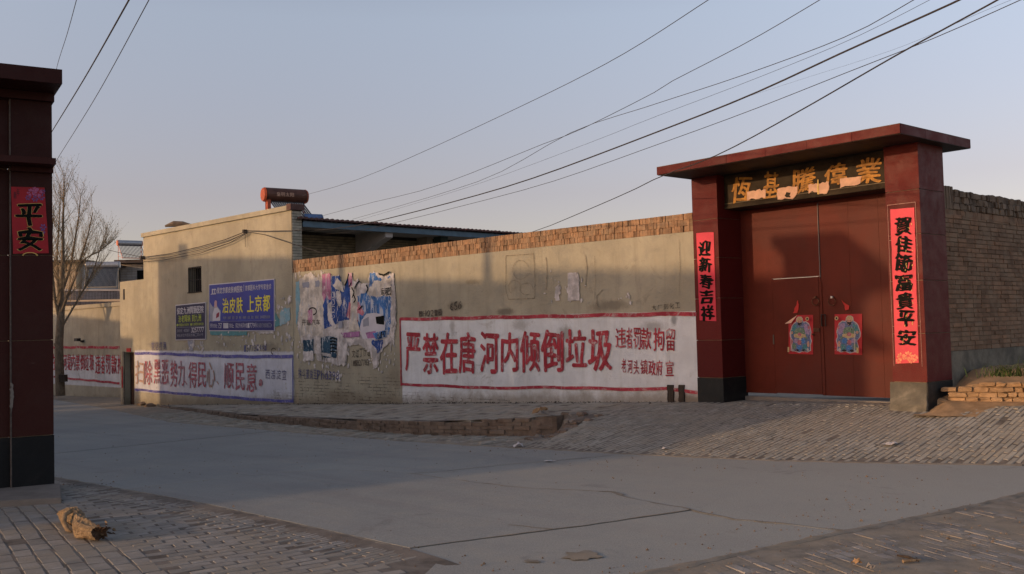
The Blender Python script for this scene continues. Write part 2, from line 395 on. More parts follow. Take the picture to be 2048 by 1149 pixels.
M['black_void'] = mat('unlit_interior', (.006, .006, .006), .1, 3, 1, 0)
M['bark'] = mat('pale_bark', (.17, .135, .095), .35, 12, .95, .8, 40, (.08, .065, .05), .5, stretch=(3, 3, .6))
M['twig'] = mat('twig_bark', (.22, .175, .115), .3, 10, .9, 0)
M['bud'] = mat('spring_buds', (.26, .25, .09), .3, 10, .9, 0, rnd=.3)
M['steel'] = mat('galvanised_tank', (.42, .44, .46), .12, 8, .4, .1, 40, metal=.6)
M['orange'] = mat('orange_tank_paint', (.36, .08, .035), .2, 8, .6, .2, 40)
M['orange_pale'] = mat('faded_orange_paint', (.55, .20, .12), .2, 8, .7, .2, 40)
M['tank_brown'] = mat('brown_tank_shell', (.10, .045, .03), .25, 6, .45, .1, 40)
M['glass_tube'] = mat('vacuum_glass_tube', (.04, .045, .055), .2, 8, .2, 0, spec=.7)
M['blue_tank'] = mat('blue_plastic', (.08, .15, .30), .2, 8, .5, .1, 40)
M['timber'] = mat('dark_weathered_timber', (.045, .035, .027), .35, 12, .9, .7, 50, stretch=(4, 4, .5))
M['paper_red'] = mat('red_couplet_paper', (.58, .028, .065), .10, 3, .5, .35, 12, (.66, .07, .08), .4, bdist=.004)
M['paper_dark_red'] = mat('dark_red_paper', (.36, .016, .025), .12, 5, .55, .2, 20)
M['ink'] = mat('black_ink', (.008, .009, .008), .2, 9, .75, 0, spec=.08)
M['gold'] = mat('gold_print', (.60, .42, .12), .25, 12, .45, 0)
M['sign_gold'] = mat('faded_gold_paint', (.42, .20, .03), .35, 16, .6, .2, 30, (.2, .1, .03), .5)
M['sign_board'] = mat('dark_sign_board', (.030, .023, .015), .3, 6, .7, .4, 30, (.065, .052, .035), .4, spec=.12)
M['slip'] = mat('pale_pink_paper', (.62, .40, .29), .12, 12, .85, .4, 40)
def torn(name, col, under, thr=.55, amt=1.0, dark=.5):
    mt, n, b = newmat(name); P = N(n, 'ShaderNodeNewGeometry').outputs['Position']
    a = noise_n(n, P, 4.0, 8, .78, .8, stretch=(2.6, 2.6, .75)); f = noise_n(n, P, 22, 6, .75, .4, stretch=(1.6, 1.6, .8)); g = noise_n(n, P, 5, 5, .6)
    c = mix(n, maprange(n, g, .35, .65), mul(col, .72), mul(col, 1.3))
    c = mix(n, mathn(n, 'MULTIPLY', maprange(n, a, thr, thr + .02), amt), c, under)
    c = mix(n, mathn(n, 'MULTIPLY', maprange(n, f, .64, .68), dark), c, (.13, .115, .095))
    c = mix(n, mathn(n, 'MULTIPLY', maprange(n, f, .36, .33), .55), c, (.62, .60, .57))
    n.links.new(c, b.inputs['Base Color']); b.inputs['Roughness'].default_value = .9; b.inputs['Specular IOR Level'].default_value = .15
    bump(n, b, mathn(n, 'ADD', a, mathn(n, 'MULTIPLY', f, .4)), .9, .03); return mt
M['p_white'] = torn('torn_white_paper', (.55, .53, .52), (.34, .29, .23), .57, .8, .7)
M['p_cream'] = torn('torn_cream_paper', (.60, .56, .49), (.50, .52, .56), .56, .8, .35)
M['p_pink'] = torn('faded_pink_print', (.48, .20, .32), (.62, .52, .54), .52)
M['p_purple'] = torn('purple_print', (.32, .15, .30), (.55, .50, .54), .56)
M['p_blue'] = torn('blue_print', (.035, .085, .29), (.55, .55, .58), .56)
M['p_sky'] = torn('printed_blue_sky', (.06, .17, .42), (.50, .55, .62), .53)
M['p_car'] = torn('dark_printed_car', (.035, .08, .13), (.45, .50, .54), .55)
M['p_skin'] = torn('pink_figure_print', (.48, .17, .22), (.60, .48, .46), .54)
M['bill_blue'] = mat('deep_blue_billboard_print', (.030, .035, .26), .12, 2, .5, .15, 20, (.035, .07, .36), .6)
M['bill_dark'] = mat('navy_billboard_print', (.012, .014, .06), .15, 3, .5, .15, 20)
M['bill_band'] = mat('blue_band_print', (.018, .020, .15), .1, 3, .5, .15, 20)
M['b_white'] = mat('white_print', (.55, .55, .60), .06, 5, .6, 0)
M['b_yellow'] = mat('yellow_print', (.68, .62, .07), .08, 5, .6, 0)
M['b_green'] = mat('yellow_green_print', (.36, .46, .07), .1, 5, .6, 0)
M['b_dim'] = mat('pale_grey_print', (.28, .30, .36), .1, 5, .6, 0)
M['b_cyan'] = mat('pale_cyan_print', (.18, .36, .44), .15, 9, .7, .2, 30, (.42, .47, .48), .5)
M['b_teal'] = mat('teal_print', (.10, .26, .28), .15, 9, .8, .2, 30)
M['g_blue'] = paint('blue_brush_paint', (.085, .10, .24), (.26, .22, .17), .6, 20, .44)
M['g_dark'] = paint('dark_brush_marks', (.055, .05, .045), (.26, .22, .16), .7, 22, .46)
M['scratch'] = paint('scratched_plaster_line', (.17, .145, .11), (.34, .30, .22), .8, 14, .42)
M['s_red'] = paint('red_slogan_paint', (.35, .045, .060), (.56, .50, .49), .85, 8, .52)
M['s_red_line'] = paint('red_border_paint', (.36, .05, .07), (.45, .40, .38), .7, 6, .50)
M['s_rose'] = paint('worn_rose_slogan_paint', (.36, .075, .105), (.42, .40, .42), .85, 13, .46)
M['s_rose_faint'] = paint('very_faded_rose_paint', (.38, .17, .15), (.42, .37, .31), .9, 12, .40)
M['s_blue_line'] = paint('blue_border_paint', (.12, .12, .34), (.40, .38, .42), .7, 7, .50)
M['bank_soil'] = mat('sandy_bank_soil', (.33, .22, .12), .25, 6, .95, .9, 30, (.24, .17, .10), .6)
M['bank_brick'] = mat('sandy_orange_brick', (.36, .235, .125), .25, 9, .95, .9, 40, (.33, .23, .135), .7, .25, bdist=.008)
M['grass'] = mat('green_weed', (.06, .09, .025), .3, 10, .8, 0, rnd=.3)
M['log'] = mat('dry_split_wood', (.22, .165, .10), .5, 22, .95, 1.0, 30, (.20, .13, .07), .5)
M['log_dark'] = mat('dark_broken_wood', (.07, .04, .022), .5, 25, .95, .8, 60)
M['litter'] = mat('white_litter', (.50, .48, .47), .15, 20, .8, .3, 60)
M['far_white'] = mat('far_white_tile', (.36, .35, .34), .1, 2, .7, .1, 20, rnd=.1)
M['far_beige'] = mat('far_beige_render', (.46, .38, .27), .12, 1.5, .9, .2, 20)
M['far_roof'] = mat('far_dark_roof', (.075, .065, .065), .3, 3, .85, .3, 20, rnd=.3)
M['street_house'] = mat('rendered_house_wall', (.35, .28, .2), .15, 2, .9, .3, 20)
M['lamp_red'] = mat('red_tag_paint', (.42, .03, .025), .1, 9, .7, 0)

# concrete road
def road_mat():
    mt, n, b = newmat('worn_concrete'); g = N(n, 'ShaderNodeNewGeometry'); P = g.outputs['Position']; oi = N(n, 'ShaderNodeObjectInfo')
    big = noise_n(n, P, .35, 5, .6, .3); med = noise_n(n, P, 2.3, 7, .75, .5); fine = noise_n(n, P, 90, 4, .8)
    c = mix(n, maprange(n, big, .3, .7), (.215, .232, .228), (.275, .288, .272))
    rot = N(n, 'ShaderNodeMapping'); rot.inputs['Rotation'].default_value = (0, 0, rad(45)); n.links.new(P, rot.inputs[0]); RP = rot.outputs[0]
    trk = noise_n(n, RP, 1.0, 6, .65, .2, stretch=(.16, 2.2, 1)); trk2 = noise_n(n, RP, 1.0, 6, .7, .3, stretch=(.5, 9, 1))
    c = mix(n, mathn(n, 'MULTIPLY', maprange(n, trk, .46, .68), .30), c, (.17, .165, .165))
    c = mix(n, mathn(n, 'MULTIPLY', maprange(n, trk2, .52, .75), .22), c, (.33, .30, .27))
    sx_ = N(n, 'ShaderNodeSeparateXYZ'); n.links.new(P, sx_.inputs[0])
    dust_and_sunlit = mathn(n, 'MULTIPLY', maprange(n, mathn(n, 'ADD', sx_.outputs[0], mathn(n, 'MULTIPLY', mathn(n, 'SUBTRACT', med, .5), 7)), -3.5, 3.5), .72)  # road dust to the right, with the sunlit side's brightening in its colour
    c = mix(n, dust_and_sunlit, c, (.355, .35, .305))
    c = mix(n, mathn(n, 'MULTIPLY', maprange(n, med, .5, .75), .45), c, (.30, .285, .24))
    spots = noise_n(n, P, 7, 7, .8, .6); c = mix(n, mathn(n, 'MULTIPLY', maprange(n, spots, .64, .70), .35), c, (.13, .12, .115))
    c = mix(n, mathn(n, 'MULTIPLY', maprange(n, noise_n(n, P, 1.2, 6, .7, 1), .60, .68), .35), c, (.15, .145, .14))
    tr = noise_n(n, P, 1.0, 5, .7, stretch=(.5, .5, 1))
    c = mix(n, maprange(n, fine, .3, .7), mix(n, 1.0, c, (.78, .78, .78), 'MULTIPLY'), mix(n, 1.0, c, (1.2, 1.2, 1.2), 'MULTIPLY'))
    c = mix(n, oi.outputs['Random'], mix(n, 1.0, c, (.96, .96, .97), 'MULTIPLY'), mix(n, 1.0, c, (1.05, 1.04, 1.03), 'MULTIPLY'))
    n.links.new(c, b.inputs['Base Color']); b.inputs['Roughness'].default_value = .86; b.inputs['Specular IOR Level'].default_value = .3
    h = mathn(n, 'ADD', mathn(n, 'MULTIPLY', fine, .5), mathn(n, 'MULTIPLY', noise_n(n, P, 14, 5, .7), .5))
    bump(n, b, h, .6, .007); return mt
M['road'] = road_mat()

# ================================================================== GROUND
def sheet(name, poly, zf, matl, parent=None, step=.5, dz=0.0, kind='structure', thick=0.0, rough=0.0, seed=0):
    """a polygon of ground cut on a grid and laid on the terrain"""
    bm = bmesh.new(); vs = [bm.verts.new((x, y, 0)) for x, y in poly]; bm.faces.new(vs)
    xs = [p[0] for p in poly]; ys = [p[1] for p in poly]
    for ax, lo, hi in ((0, min(xs), max(xs)), (1, min(ys), max(ys))):
        k = lo + step
        while k < hi:
            co = (k, 0, 0) if ax == 0 else (0, k, 0); no = (1, 0, 0) if ax == 0 else (0, 1, 0)
            bmesh.ops.bisect_plane(bm, geom=bm.verts[:] + bm.edges[:] + bm.faces[:], plane_co=co, plane_no=no); k += step
    bm.normal_update()
    for v in bm.verts:
        v.co.z = zf(v.co.x, v.co.y) + dz + (rough * (noise.noise(V((v.co.x * 1.7, v.co.y * 1.7, seed))) + .6 * noise.noise(V((v.co.x * 6, v.co.y * 6, seed)))) if rough else 0)
    if thick:
        bmesh.ops.triangulate(bm, faces=bm.faces[:])
        edges = [e for e in bm.edges if e.is_boundary]
        r_ = bmesh.ops.extrude_edge_only(bm, edges=edges)
        for g in r_['geom']:
            if isinstance(g, bmesh.types.BMVert): g.co.z -= thick
    for f in bm.faces:
        if f.normal.z < -.1: f.normal_flip()
    me = bpy.data.meshes.new(name); bm.to_mesh(me); bm.free(); me.materials.append(matl)
    o = link(name, me, parent)
    if kind: o['kind'] = kind
    return o

def lowland(x, y):
    t, p = tp(x, y); z = zroad(t)
    return z
# one sheet of ground out to the horizon, coarse rings further away
gb = MB()
def gridpatch(xs, ys):
    b = len(gb.v)
    for y in ys:
        for x in xs: gb.v.append(V((x, y, lowland(x, y) - .045 - (.25 if math.hypot(x, y) > 60 else 0))))
    for j in range(len(ys) - 1):
        for i in range(len(xs) - 1):
            a = b + j * len(xs) + i; gb.f.append([a, a + 1, a + 1 + len(xs), a + len(xs)]); gb.m.append(0)
gx = [-1500, -600, -250, -120] + [-60 + 2 * i for i in range(61)] + [120, 250, 600, 1500]
gridpatch(gx, gx)
obj('ground', gb, M['dirt'])['kind'] = 'structure'

def P2(t, p): q = A + TW * t - NW * p; return (q.x, q.y)
# --- concrete road in slabs (joint positions read from the photograph, in street coordinates)
road = empty('road', (0, 0, 0)); road['kind'] = 'structure'
far = lambda t: interp(FAR, t)
NE = 8.02
def crackpts(a, b, n, amp, seed):
    rr = random.Random(seed); return [(a[0] + (b[0] - a[0]) * i / n + (rr.uniform(-amp, amp) if 0 < i < n else 0), a[1] + (b[1] - a[1]) * i / n + (rr.uniform(-amp, amp) if 0 < i < n else 0)) for i in range(n + 1)]
J1 = [(1.62, NE), (1.40, 6.71), (1.07, 6.01), (.6, 5.8), (-.14, 5.66)]                   # curved transverse joint
J1b = [(-.14, 5.66), (-.27, 5.4), (-.47, 4.63), (-.94, 3.43), (-.99, far(-.99))]
CR = [(-.14, 5.66), (-1.12, 5.68), (-1.84, 5.62), (-2.45, 5.38), (-2.68, 5.29), (-2.95, 5.45), (-3.20, 5.5), (-3.75, 5.6), (-4.26, 5.74), (-4.61, 5.65), (-5.10, 5.61)]
J2 = [(-3.03, NE), (-3.12, 7.71), (-3.31, 7.13), (-3.49, 6.64), (-3.62, 6.1), (-3.75, 5.6)]
def wig(L, amp, seed):
    rr = random.Random(seed); out = [L[0]]
    for a, b in zip(L, L[1:]):
        n = max(1, int(math.hypot(a[0] - b[0], a[1] - b[1]) / .12))
        for i in range(1, n + 1):
            k = i / n; o_ = rr.uniform(-amp, amp) if i < n else 0
            out.append((a[0] + (b[0] - a[0]) * k + o_, a[1] + (b[1] - a[1]) * k + o_))
    return out
J1w, J1bw, CRw, J2w = wig(J1, .012, 1), wig(J1b, .012, 2), wig(CR, .022, 3), wig(J2, .015, 4)
iC = min(range(len(CRw)), key=lambda i: (CRw[i][0] + 3.75) ** 2 + (CRw[i][1] - 5.6) ** 2)
END = [(-5.12, 5.61), (-4.89, 6.76), (-4.72, 7.6), (-4.55, 8.5), (-4.45, 9.6)]
def slab(poly, seed):
    # shrink a hair for an open joint
    cx = sum(p[0] for p in poly) / len(poly); cy = sum(p[1] for p in poly) / len(poly)
    n = len(poly); out = []
    ar = sum(poly[i][0] * poly[(i + 1) % n][1] - poly[(i + 1) % n][0] * poly[i][1] for i in range(n)); sg = 1 if ar > 0 else -1
    for i in range(n):
        a, b, c = poly[i - 1], poly[i], poly[(i + 1) % n]
        dx, dy = c[0] - a[0], c[1] - a[1]; L = math.hypot(dx, dy) or 1
        out.append((b[0] - sg * dy / L * .006, b[1] + sg * dx / L * .006))
    rr = random.Random(seed); lift = rr.uniform(-.003, .004)
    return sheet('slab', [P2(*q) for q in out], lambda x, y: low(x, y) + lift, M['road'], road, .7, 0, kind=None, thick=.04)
def farline(t0, t1, step=1.0):
    n = max(1, int(abs(t1 - t0) / step)); return [(t0 + (t1 - t0) * i / n, far(t0 + (t1 - t0) * i / n)) for i in range(n + 1)]
slab(J1w + J1bw[1:] + farline(-.99, 6.6)[1:] + [(6.65, NE)], 1)
slab(J2w[::-1] + J1w[0:1] + J1w[1:] + CRw[1:iC + 1], 2) if False else None
slab([J2w[0]] + [(x, NE) for x in (-2, -1, 0, 1)] + J1w + CRw[1:iC + 1] + J2w[::-1][1:-1], 2)
slab(CRw + [(-5.45, 4.0), (-5.62, 3.0), (-5.75, 1.8)] + farline(-5.75, -.99, .5) + J1bw[::-1][1:], 3)
slab(J2w + CRw[iC + 1:] + END[1:] + [(-3.95, 9.6), (-3.8, 8.6), (-3.45, 8.1)], 4)
tt = 6.6
while tt < 60:
    slab([(tt + .05, NE), (tt, far(tt))] + farline(tt, tt + 5.2)[1:] + [(tt + 5.25, NE)], int(tt)); tt += 5.2
# sand gathered in the joints and cracks
jb = MB()
def ribbon(L, w, z, seed, zf=low):
    rr = random.Random(seed); vs = []; fs = []
    for i, q in enumerate(L):
        a = L[max(0, i - 1)]; b = L[min(len(L) - 1, i + 1)]; dx, dy = b[0] - a[0], b[1] - a[1]; d = math.hypot(dx, dy) or 1
        ww = w * rr.uniform(.3, 1.5)
        for s_ in (-1, 1):
            x, y = P2(q[0] - s_ * dy / d * ww, q[1] + s_ * dx / d * ww); vs.append(V((x, y, zf(x, y) + z)))
    for i in range(len(L) - 1): fs.append([2 * i, 2 * i + 1, 2 * i + 3, 2 * i + 2])
    jb.add(vs, fs)
for L, w, s_ in ((J1w, .007, 1), (J1bw, .007, 2), (CRw, .011, 3), (J2w, .010, 4)): ribbon(L, w, .0052, s_)
ribbon(wig([(-2.55, 5.36), (-2.66, 5.30), (-2.85, 5.38)], .02, 8), .022, .0066, 5)
ribbon(wig([(-3.0, 7.0), (-3.4, 6.9)], .02, 8), .006, .0066, 5)
obj('crack_sand', jb, M['dirt'], road)
dmb = MB()
def drift(L, w0, z0, z1, seed):
    # a low ragged bank of sand along a line; L in street coordinates
    rr = random.Random(seed); vs = []; fs = []; K = 5
    for i, q in enumerate(L):
        a = L[max(0, i - 1)]; b = L[min(len(L) - 1, i + 1)]; dx, dy = b[0] - a[0], b[1] - a[1]; d = math.hypot(dx, dy) or 1
        wl_ = w0 * (.5 + .9 * abs(noise.noise(V((i * .23, seed, 0)))) * 2 + .25 * rr.random()); wr_ = w0 * (.4 + .9 * abs(noise.noise(V((i * .31, seed, 4)))) * 2 + .25 * rr.random())
        for j in range(K):
            u = -1 + 2 * j / (K - 1); o_ = u * (wl_ if u < 0 else wr_); x, y = P2(q[0] - dy / d * o_, q[1] + dx / d * o_)
            vs.append(V((x, y, low(x, y) + z0 + (z1 - z0) * (1 - u * u) * (.6 + .4 * rr.random()))))
    for i in range(len(L) - 1):
        for j in range(K - 1): a = i * K + j; fs.append([a, a + 1, a + K + 1, a + K])
    dmb.add(vs, fs)
def dense(L, st=.07):
    out = []
    for a, b in zip(L, L[1:]):
        n = max(1, int(math.hypot(a[0] - b[0], a[1] - b[1]) / st)); out += [(a[0] + (b[0] - a[0]) * i / n, a[1] + (b[1] - a[1]) * i / n) for i in range(n)]
    return out + [L[-1]]
drift(dense([(14, NE + .02), (1.7, NE + .02), (-2.9, NE + .02)]), .045, -.003, .006, 1)
drift(dense([(-5.75, 1.8), (-5.62, 3.0), (-5.47, 4.0), (-5.14, 5.61), (-4.91, 6.76), (-4.74, 7.6), (-4.57, 8.5), (-4.47, 9.5)]), .050, -.003, .010, 2)
drift(dense([(t_, far(t_) - .0) for t_ in (-5, -3.9, -2.7, -1, .45, 1.2)]), .055, -.003, .011, 3)
drift(dense([(t_, far(t_) - .0) for t_ in (1.2, 2.9, 5, 6.8, 9, 10.95, 14, 16.6)], .15), .07, -.003, .012, 4)
obj('sand_drift', dmb, M['dirt'], road, sm=True)['kind'] = 'stuff'
# broken patch of sand near the slab corner
pb = MB()
def spotpoly(cx, cy, rx, ry, seed, z, mb, zf=low):
    rr = random.Random(seed); n = 18; vs = []
    for i in range(n):
        a = 2 * math.pi * i / n; k = rr.uniform(.55, 1.15); x = cx + rx * math.cos(a) * k; y = cy + ry * math.sin(a) * k; vs.append(V((x, y, zf(x, y) + z)))
    mb.add(vs, [list(range(n))])
q = onplane(1165, 1112, V((0, 0, 0)), V((0, 0, 1))); spotpoly(q.x, q.y, .14, .16, 3, .006, pb)
q = onplane(1065, 1124, V((0, 0, 0)), V((0, 0, 1))); spotpoly(q.x, q.y, .06, .05, 4, .006, pb)
obj('sand_patch', pb, M['dirt'], road)

# --- bricks laid on the ground: nearest as parts, the rest joined
def inview(x, y, z, mg=60):
    d = V((x, y, z)) - CAM; w = d.dot(_f)
    if w < .5: return False
    px = CX + FPX * d.dot(_r) / w; py = CY - FPX * d.dot(_u) / w
    return -mg < px < 2048 + mg and -mg < py < 1149 + mg
def pave(parent, origin, du, L, Wd, Hh, region, zf, matl, lim, lift=.0, jit=.006, gapl=.010, gapw=.010, wonk=.006, drop=.03, seed=0, tilt=.02, stuffname='small_pavers', urange=(-60, 60), vrange=(-60, 60)):
    """running bond; du = unit direction of the long side"""
    rr = random.Random(seed); dv = V((-du.y, du.x, 0)); ang = math.atan2(du.y, du.x); L2, W2 = L + gapl, Wd + gapw
    spots = []
    for j in range(vrange[0], vrange[1]):
        off = (L2 * .5 if j % 2 else 0) + rr.uniform(-.02, .02)
        for i in range(urange[0], urange[1]):
            c = origin + du * (i * L2 + off) + dv * (j * W2)
            if not region(c.x, c.y): continue
            if rr.random() < drop: continue
            x, y = c.x + rr.uniform(-jit, jit), c.y + rr.uniform(-jit, jit)
            spots.append((math.hypot(x, y) + (0 if inview(x, y, 0, 0) else 100), x, y, ang + rr.gauss(0, .018), rr.uniform(-wonk, wonk) + .5 * wonk * noise.noise(V((x * 2, y * 2, 3))), rr.uniform(-tilt, tilt), rr.uniform(-tilt, tilt), rr.randrange(5), rr.uniform(.94, 1.0)))
    spots.sort(); big = MB()
    for k, (d, x, y, a, dz, tx, ty, kk, sc) in enumerate(spots):
        if d > 100 and not inview(x, y, 0, 260): continue
        e = .15; zx = (zf(x + e, y) - zf(x - e, y)) / (2 * e); zy = (zf(x, y + e) - zf(x, y - e)) / (2 * e)
        if zx * zx + zy * zy > .22 or (1.0 < x < 99 and False): continue
        me = brick_mesh(L, Wd, Hh, matl, .005, .0035, kk, 'brick')
        up = V((-zx + tx, -zy + ty, 1)).normalized(); X_ = V((math.cos(a), math.sin(a), 0)); X_ = (X_ - up * X_.dot(up)).normalized(); Y_ = up.cross(X_)
        Mx = Matrix.Translation((x, y, zf(x, y) + lift + dz - Hh)) @ Matrix(((X_.x, Y_.x, up.x, 0), (X_.y, Y_.y, up.y, 0), (X_.z, Y_.z, up.z, 0), (0, 0, 0, 1))) @ Matrix.Diagonal((sc, sc, 1, 1))
        if k < lim:
            o = link('brick', me, parent); o.matrix_local = Mx
        else: add_mesh_to(big, me, Mx)
    if big.v:
        o = obj(stuffname, big, matl, parent); o['kind'] = 'stuff'

# near pavement, left of the road end (two fields with a soldier strip beside the concrete)
npv = sheet('brick_pavement', [P2(t, p) for t, p in ((40, 8.03), (12, 8.03), (1.6, 8.03), (-3.05, 8.03), (-4.3, 8.2), (-4.3, 9.0), (-4.3, 12), (-4.0, 22), (40, 22))], lambda x, y: low(x, y) + (.006 if tp(x, y)[1] < 8.1 else 0), M['joint_dirt'], None, .2, -.0026, rough=.0012, seed=2)
du1 = V((.5291, -.8486, 0))
def divide(x, y):      # positive on the right of the line that parts the two fields
    a = V((-5.3, 10.9)); b = V((-1.55, 5.6)); return (b.x - a.x) * (y - a.y) - (b.y - a.y) * (x - a.x)
def rg1(x, y):
    t, p = tp(x, y); return p > 8.5 and divide(x, y) <= 0 and not (x < -4.35 and y > 9.72) and x > -9 and y > 3.5
def rg2(x, y):
    t, p = tp(x, y); return p > 8.5 and divide(x, y) > 0 and t > -3.62 - .35 * min(1, max(0, p - 8.5)) and y > 4 and t < 12
def rg3(x, y):
    t, p = tp(x, y); return 8.09 < p <= 8.47 and -3.3 < t < 16
pave(npv, V((-3, 7.6, 0)), du1, .235, .125, .05, rg1, low, M['paver'], 170, lift=.0, seed=1, wonk=.0009, tilt=.003, gapl=.008, gapw=.008, drop=.006, jit=.005)
pave(npv, V((-1.6, 7.2, 0)), AL, .225, .098, .05, rg2, low, M['paver'], 130, lift=.0, seed=2, wonk=.0011, tilt=.0035, gapl=.008, gapw=.007, drop=.0, jit=.006)
pave(npv, V((*P2(-2, 8.28), 0)), NW, .22, .052, .05, rg3, low, M['paver'], 0, lift=.0, seed=3, wonk=.0014, tilt=.004, gapl=.007, gapw=.008, stuffname='edging_bricks', vrange=(-260, 260), urange=(-6, 6))

# worn lane beyond the concrete's end, bottom right
lane = sheet('side_lane', [P2(t, p) for t, p in ((-5.77, 1.6), (-5.62, 3.0), (-5.45, 4.0), (-5.13, 5.61), (-4.9, 6.76), (-4.73, 7.6), (-4.56, 8.5), (-4.46, 9.6), (-4.2, 14), (-20, 14), (-20, 1.0))], low, M['dirt'], None, .09, -.0042, rough=.0035, seed=5)
du4 = V((.30, -.954, 0)).normalized()
def rg4(x, y):
    t, p = tp(x, y)
    if t > -5.15 + (p - 5.6) * .22 - .12 or y < 4 or y > 10.5 or x > 8: return False
    return noise.noise(V((x * 1.1, y * 1.1, 7.7))) > -.5
def lanez(x, y): return low(x, y) - .004 + .010 * noise.noise(V((x * 2.3, y * 2.3, 9)))
pave(lane, V((2.6, 6.6, 0)), du4, .235, .082, .09, rg4, lanez, M['lane_brick'], 300, lift=.0002, seed=4, wonk=.0018, tilt=.006, gapl=.016, gapw=.012, drop=.06, stuffname='half_buried_bricks', vrange=(-90, 90))

# apron in front of the gate, terrace by the wall, strip below the kerb
def up2(x, y): return upper(x, y)
ap = [P2(1.22, 0.0)] + [P2(1.22, p) for p in (.8, 1.65)] + [P2(1.2, far(1.2) + .0)] + [P2(*q) for q in farline(1.0, -5.0, .5)] + [P2(-9, 1.25), P2(-14, 1.25), P2(-14, -6), P2(-5, -6), P2(-5, -1.2), P2(.0, -1.2), P2(.0, 0)]
apo = sheet('gate_apron', ap, up2, M['joint_dirt'], None, .2, -.0026, rough=.0012, seed=8)
def rg5(x, y):
    t, p = tp(x, y); g = V((x, y, 0)) - A; gt, gs = g.dot(TG), g.dot(NG)
    if t > 1.2 or p > far(t) - .05 or t < -9 or (t > .55 and 1.5 < p < 2.3): return False
    if gt < .03: return p > .03 and not (t > .9 and p > 1.5 and False)
    if gt < 3.62: return gs < .62 and not ((gt < .5 or gt > 3.07) and gs > -.03)
    return gs < 1.15 + max(0, (gt - 3.6)) * .55 - (gt - 3.6) * .0 and not (gs > .25 and gt < 4.2 and False)
pave(apo, V((3.5, 13.2, 0)), NG, .235, .055, .05, rg5, up2, M['paver_far'], 300, lift=.0, seed=5, wonk=.0012, tilt=.003, drop=.006, gapl=.006, gapw=.0055, stuffname='far_apron_bricks', vrange=(-270, 190))
KT = [(t, interp(KERB, t)) for t in (1.25, 1.5, 2, 2.4, 3.3, 4.3, 5.5, 7.2, 8.5, 9.8, 11.5, 13.5, 15.5, 17.5)]
def ter(x, y): t, p = tp(x, y); return terrace(t, p)
terr = sheet('brick_terrace', [P2(t, p) for t, p in KT] + [P2(17.5, 0), P2(11, 0), P2(1.25, 0)], ter, M['joint_dirt'], None, .2, -.0035, rough=.003, seed=9)
def rg6(x, y):
    t, p = tp(x, y); return 1.27 < t < 17 and .04 < p < interp(KERB, t) - .07
pave(terr, V((*P2(4, 1), 0)), (TW + NW * .12).normalized(), .235, .15, .05, rg6, ter, M['paver_far'], 300, lift=.0, seed=6, wonk=.003, tilt=.006, drop=.04, stuffname='far_terrace_bricks', vrange=(-60, 60), urange=(-70, 70))
strip = [P2(t, p) for t, p in ((1.22, 1.5), *[(t, p - .04) for t, p in KT], (20, -2.3), (45, -2.3))] + [P2(t, far(t)) for t in (45, 27, 19.5, 16.6, 14, 12, 10.95, 9, 6.8, 5, 2.9, 1.22)]
stp = sheet('roadside_strip', strip, low, M['dirt'], None, .25, -.002, rough=.010, seed=12)
def rg7(x, y):
    t, p = tp(x, y); return 1.25 < t < 14 and interp(KERB, t) + .06 < p < far(t) - .03
pave(stp, V((*P2(4, 3), 0)), NW, .235, .105, .05, rg7, low, M['paver_far'], 0, lift=.007, seed=7, wonk=.008, drop=.25, stuffname='strip_bricks', vrange=(-160, 90), urange=(-20, 20))

# --- low brick kerb that holds the terrace
kw = empty('terrace_kerb', (*P2(1.3, 1.8), low(*P2(1.3, 1.8))), 0, label='low brick retaining kerb along the raised terrace below the slogan wall', cat='kerb')
rr = random.Random(5); kl = kw.location.copy(); kb = MB()
for c in range(7):
    s_ = 0.0; row = []
    pts = [V((*P2(t, p), 0)) for t, p in [(1.28 + i * .125, interp(KERB, 1.28 + i * .125)) for i in range(129)]]
    i = c % 2
    while i < len(pts) - 2:
        a, b = pts[i], pts[i + 2]; mid = (a + b) / 2; t, p = tp(mid.x, mid.y)
        ztop = terrace(t, p) - .002; z = low(mid.x, mid.y) - .02 + c * .0585
        if z + .055 <= ztop + .03 and rr.random() > (.14 if c > 3 else .03):
            d = b - a; a_ = math.atan2(d.y, d.x); me = brick_mesh(.236, .115, .052, M['kerb_brick'], .006, .006, rr.randrange(5))
            lo_ = V((mid.x, mid.y, min(z, ztop - .052))) - kl + V((rr.uniform(-.008, .008), rr.uniform(-.008, .008), 0))
            o = link('brick', me, kw, lo_, a_ + rr.gauss(0, .02))
        i += 2
kc = [V((*P2(t, p + .043), low(*P2(t, p)) - .05)) for t, p in KT]
for a, b in zip(kc, kc[1:]):
    ta, pa = tp(a.x, a.y); tb, pb_ = tp(b.x, b.y); za, zb = terrace(ta, pa) - .03, terrace(tb, pb_) - .03
    n_ = (b - a).cross(V((0, 0, 1))).normalized() * .12
    vs = [a, b, V((b.x, b.y, zb)), V((a.x, a.y, za))]; vs2 = [v + n_ for v in vs]
    kb.add([v - kl for v in vs + vs2], [[0, 1, 2, 3], [7, 6, 5, 4], [3, 2, 6, 7], [0, 4, 5, 1], [0, 3, 7, 4], [1, 5, 6, 2]])
obj('mortar_bed', kb, M['kerb_brick'], kw)
ef = MB()
for (ta, pa, tb, pb_) in ((1.24, .3, 1.24, 1.80), (1.24, 1.80, 1.5, 1.98)):
    a = V((*P2(ta, pa), 0)); b = V((*P2(tb, pb_), 0)); z0 = low(a.x, a.y) - .05
    ef.add([V((a.x, a.y, z0)) - kl, V((b.x, b.y, z0)) - kl, V((b.x, b.y, terrace(tb, pb_) - .004)) - kl, V((a.x, a.y, terrace(ta, pa) - .004)) - kl], [[0, 1, 2, 3]])
obj('end_face', ef, M['kerb_brick'], kw)
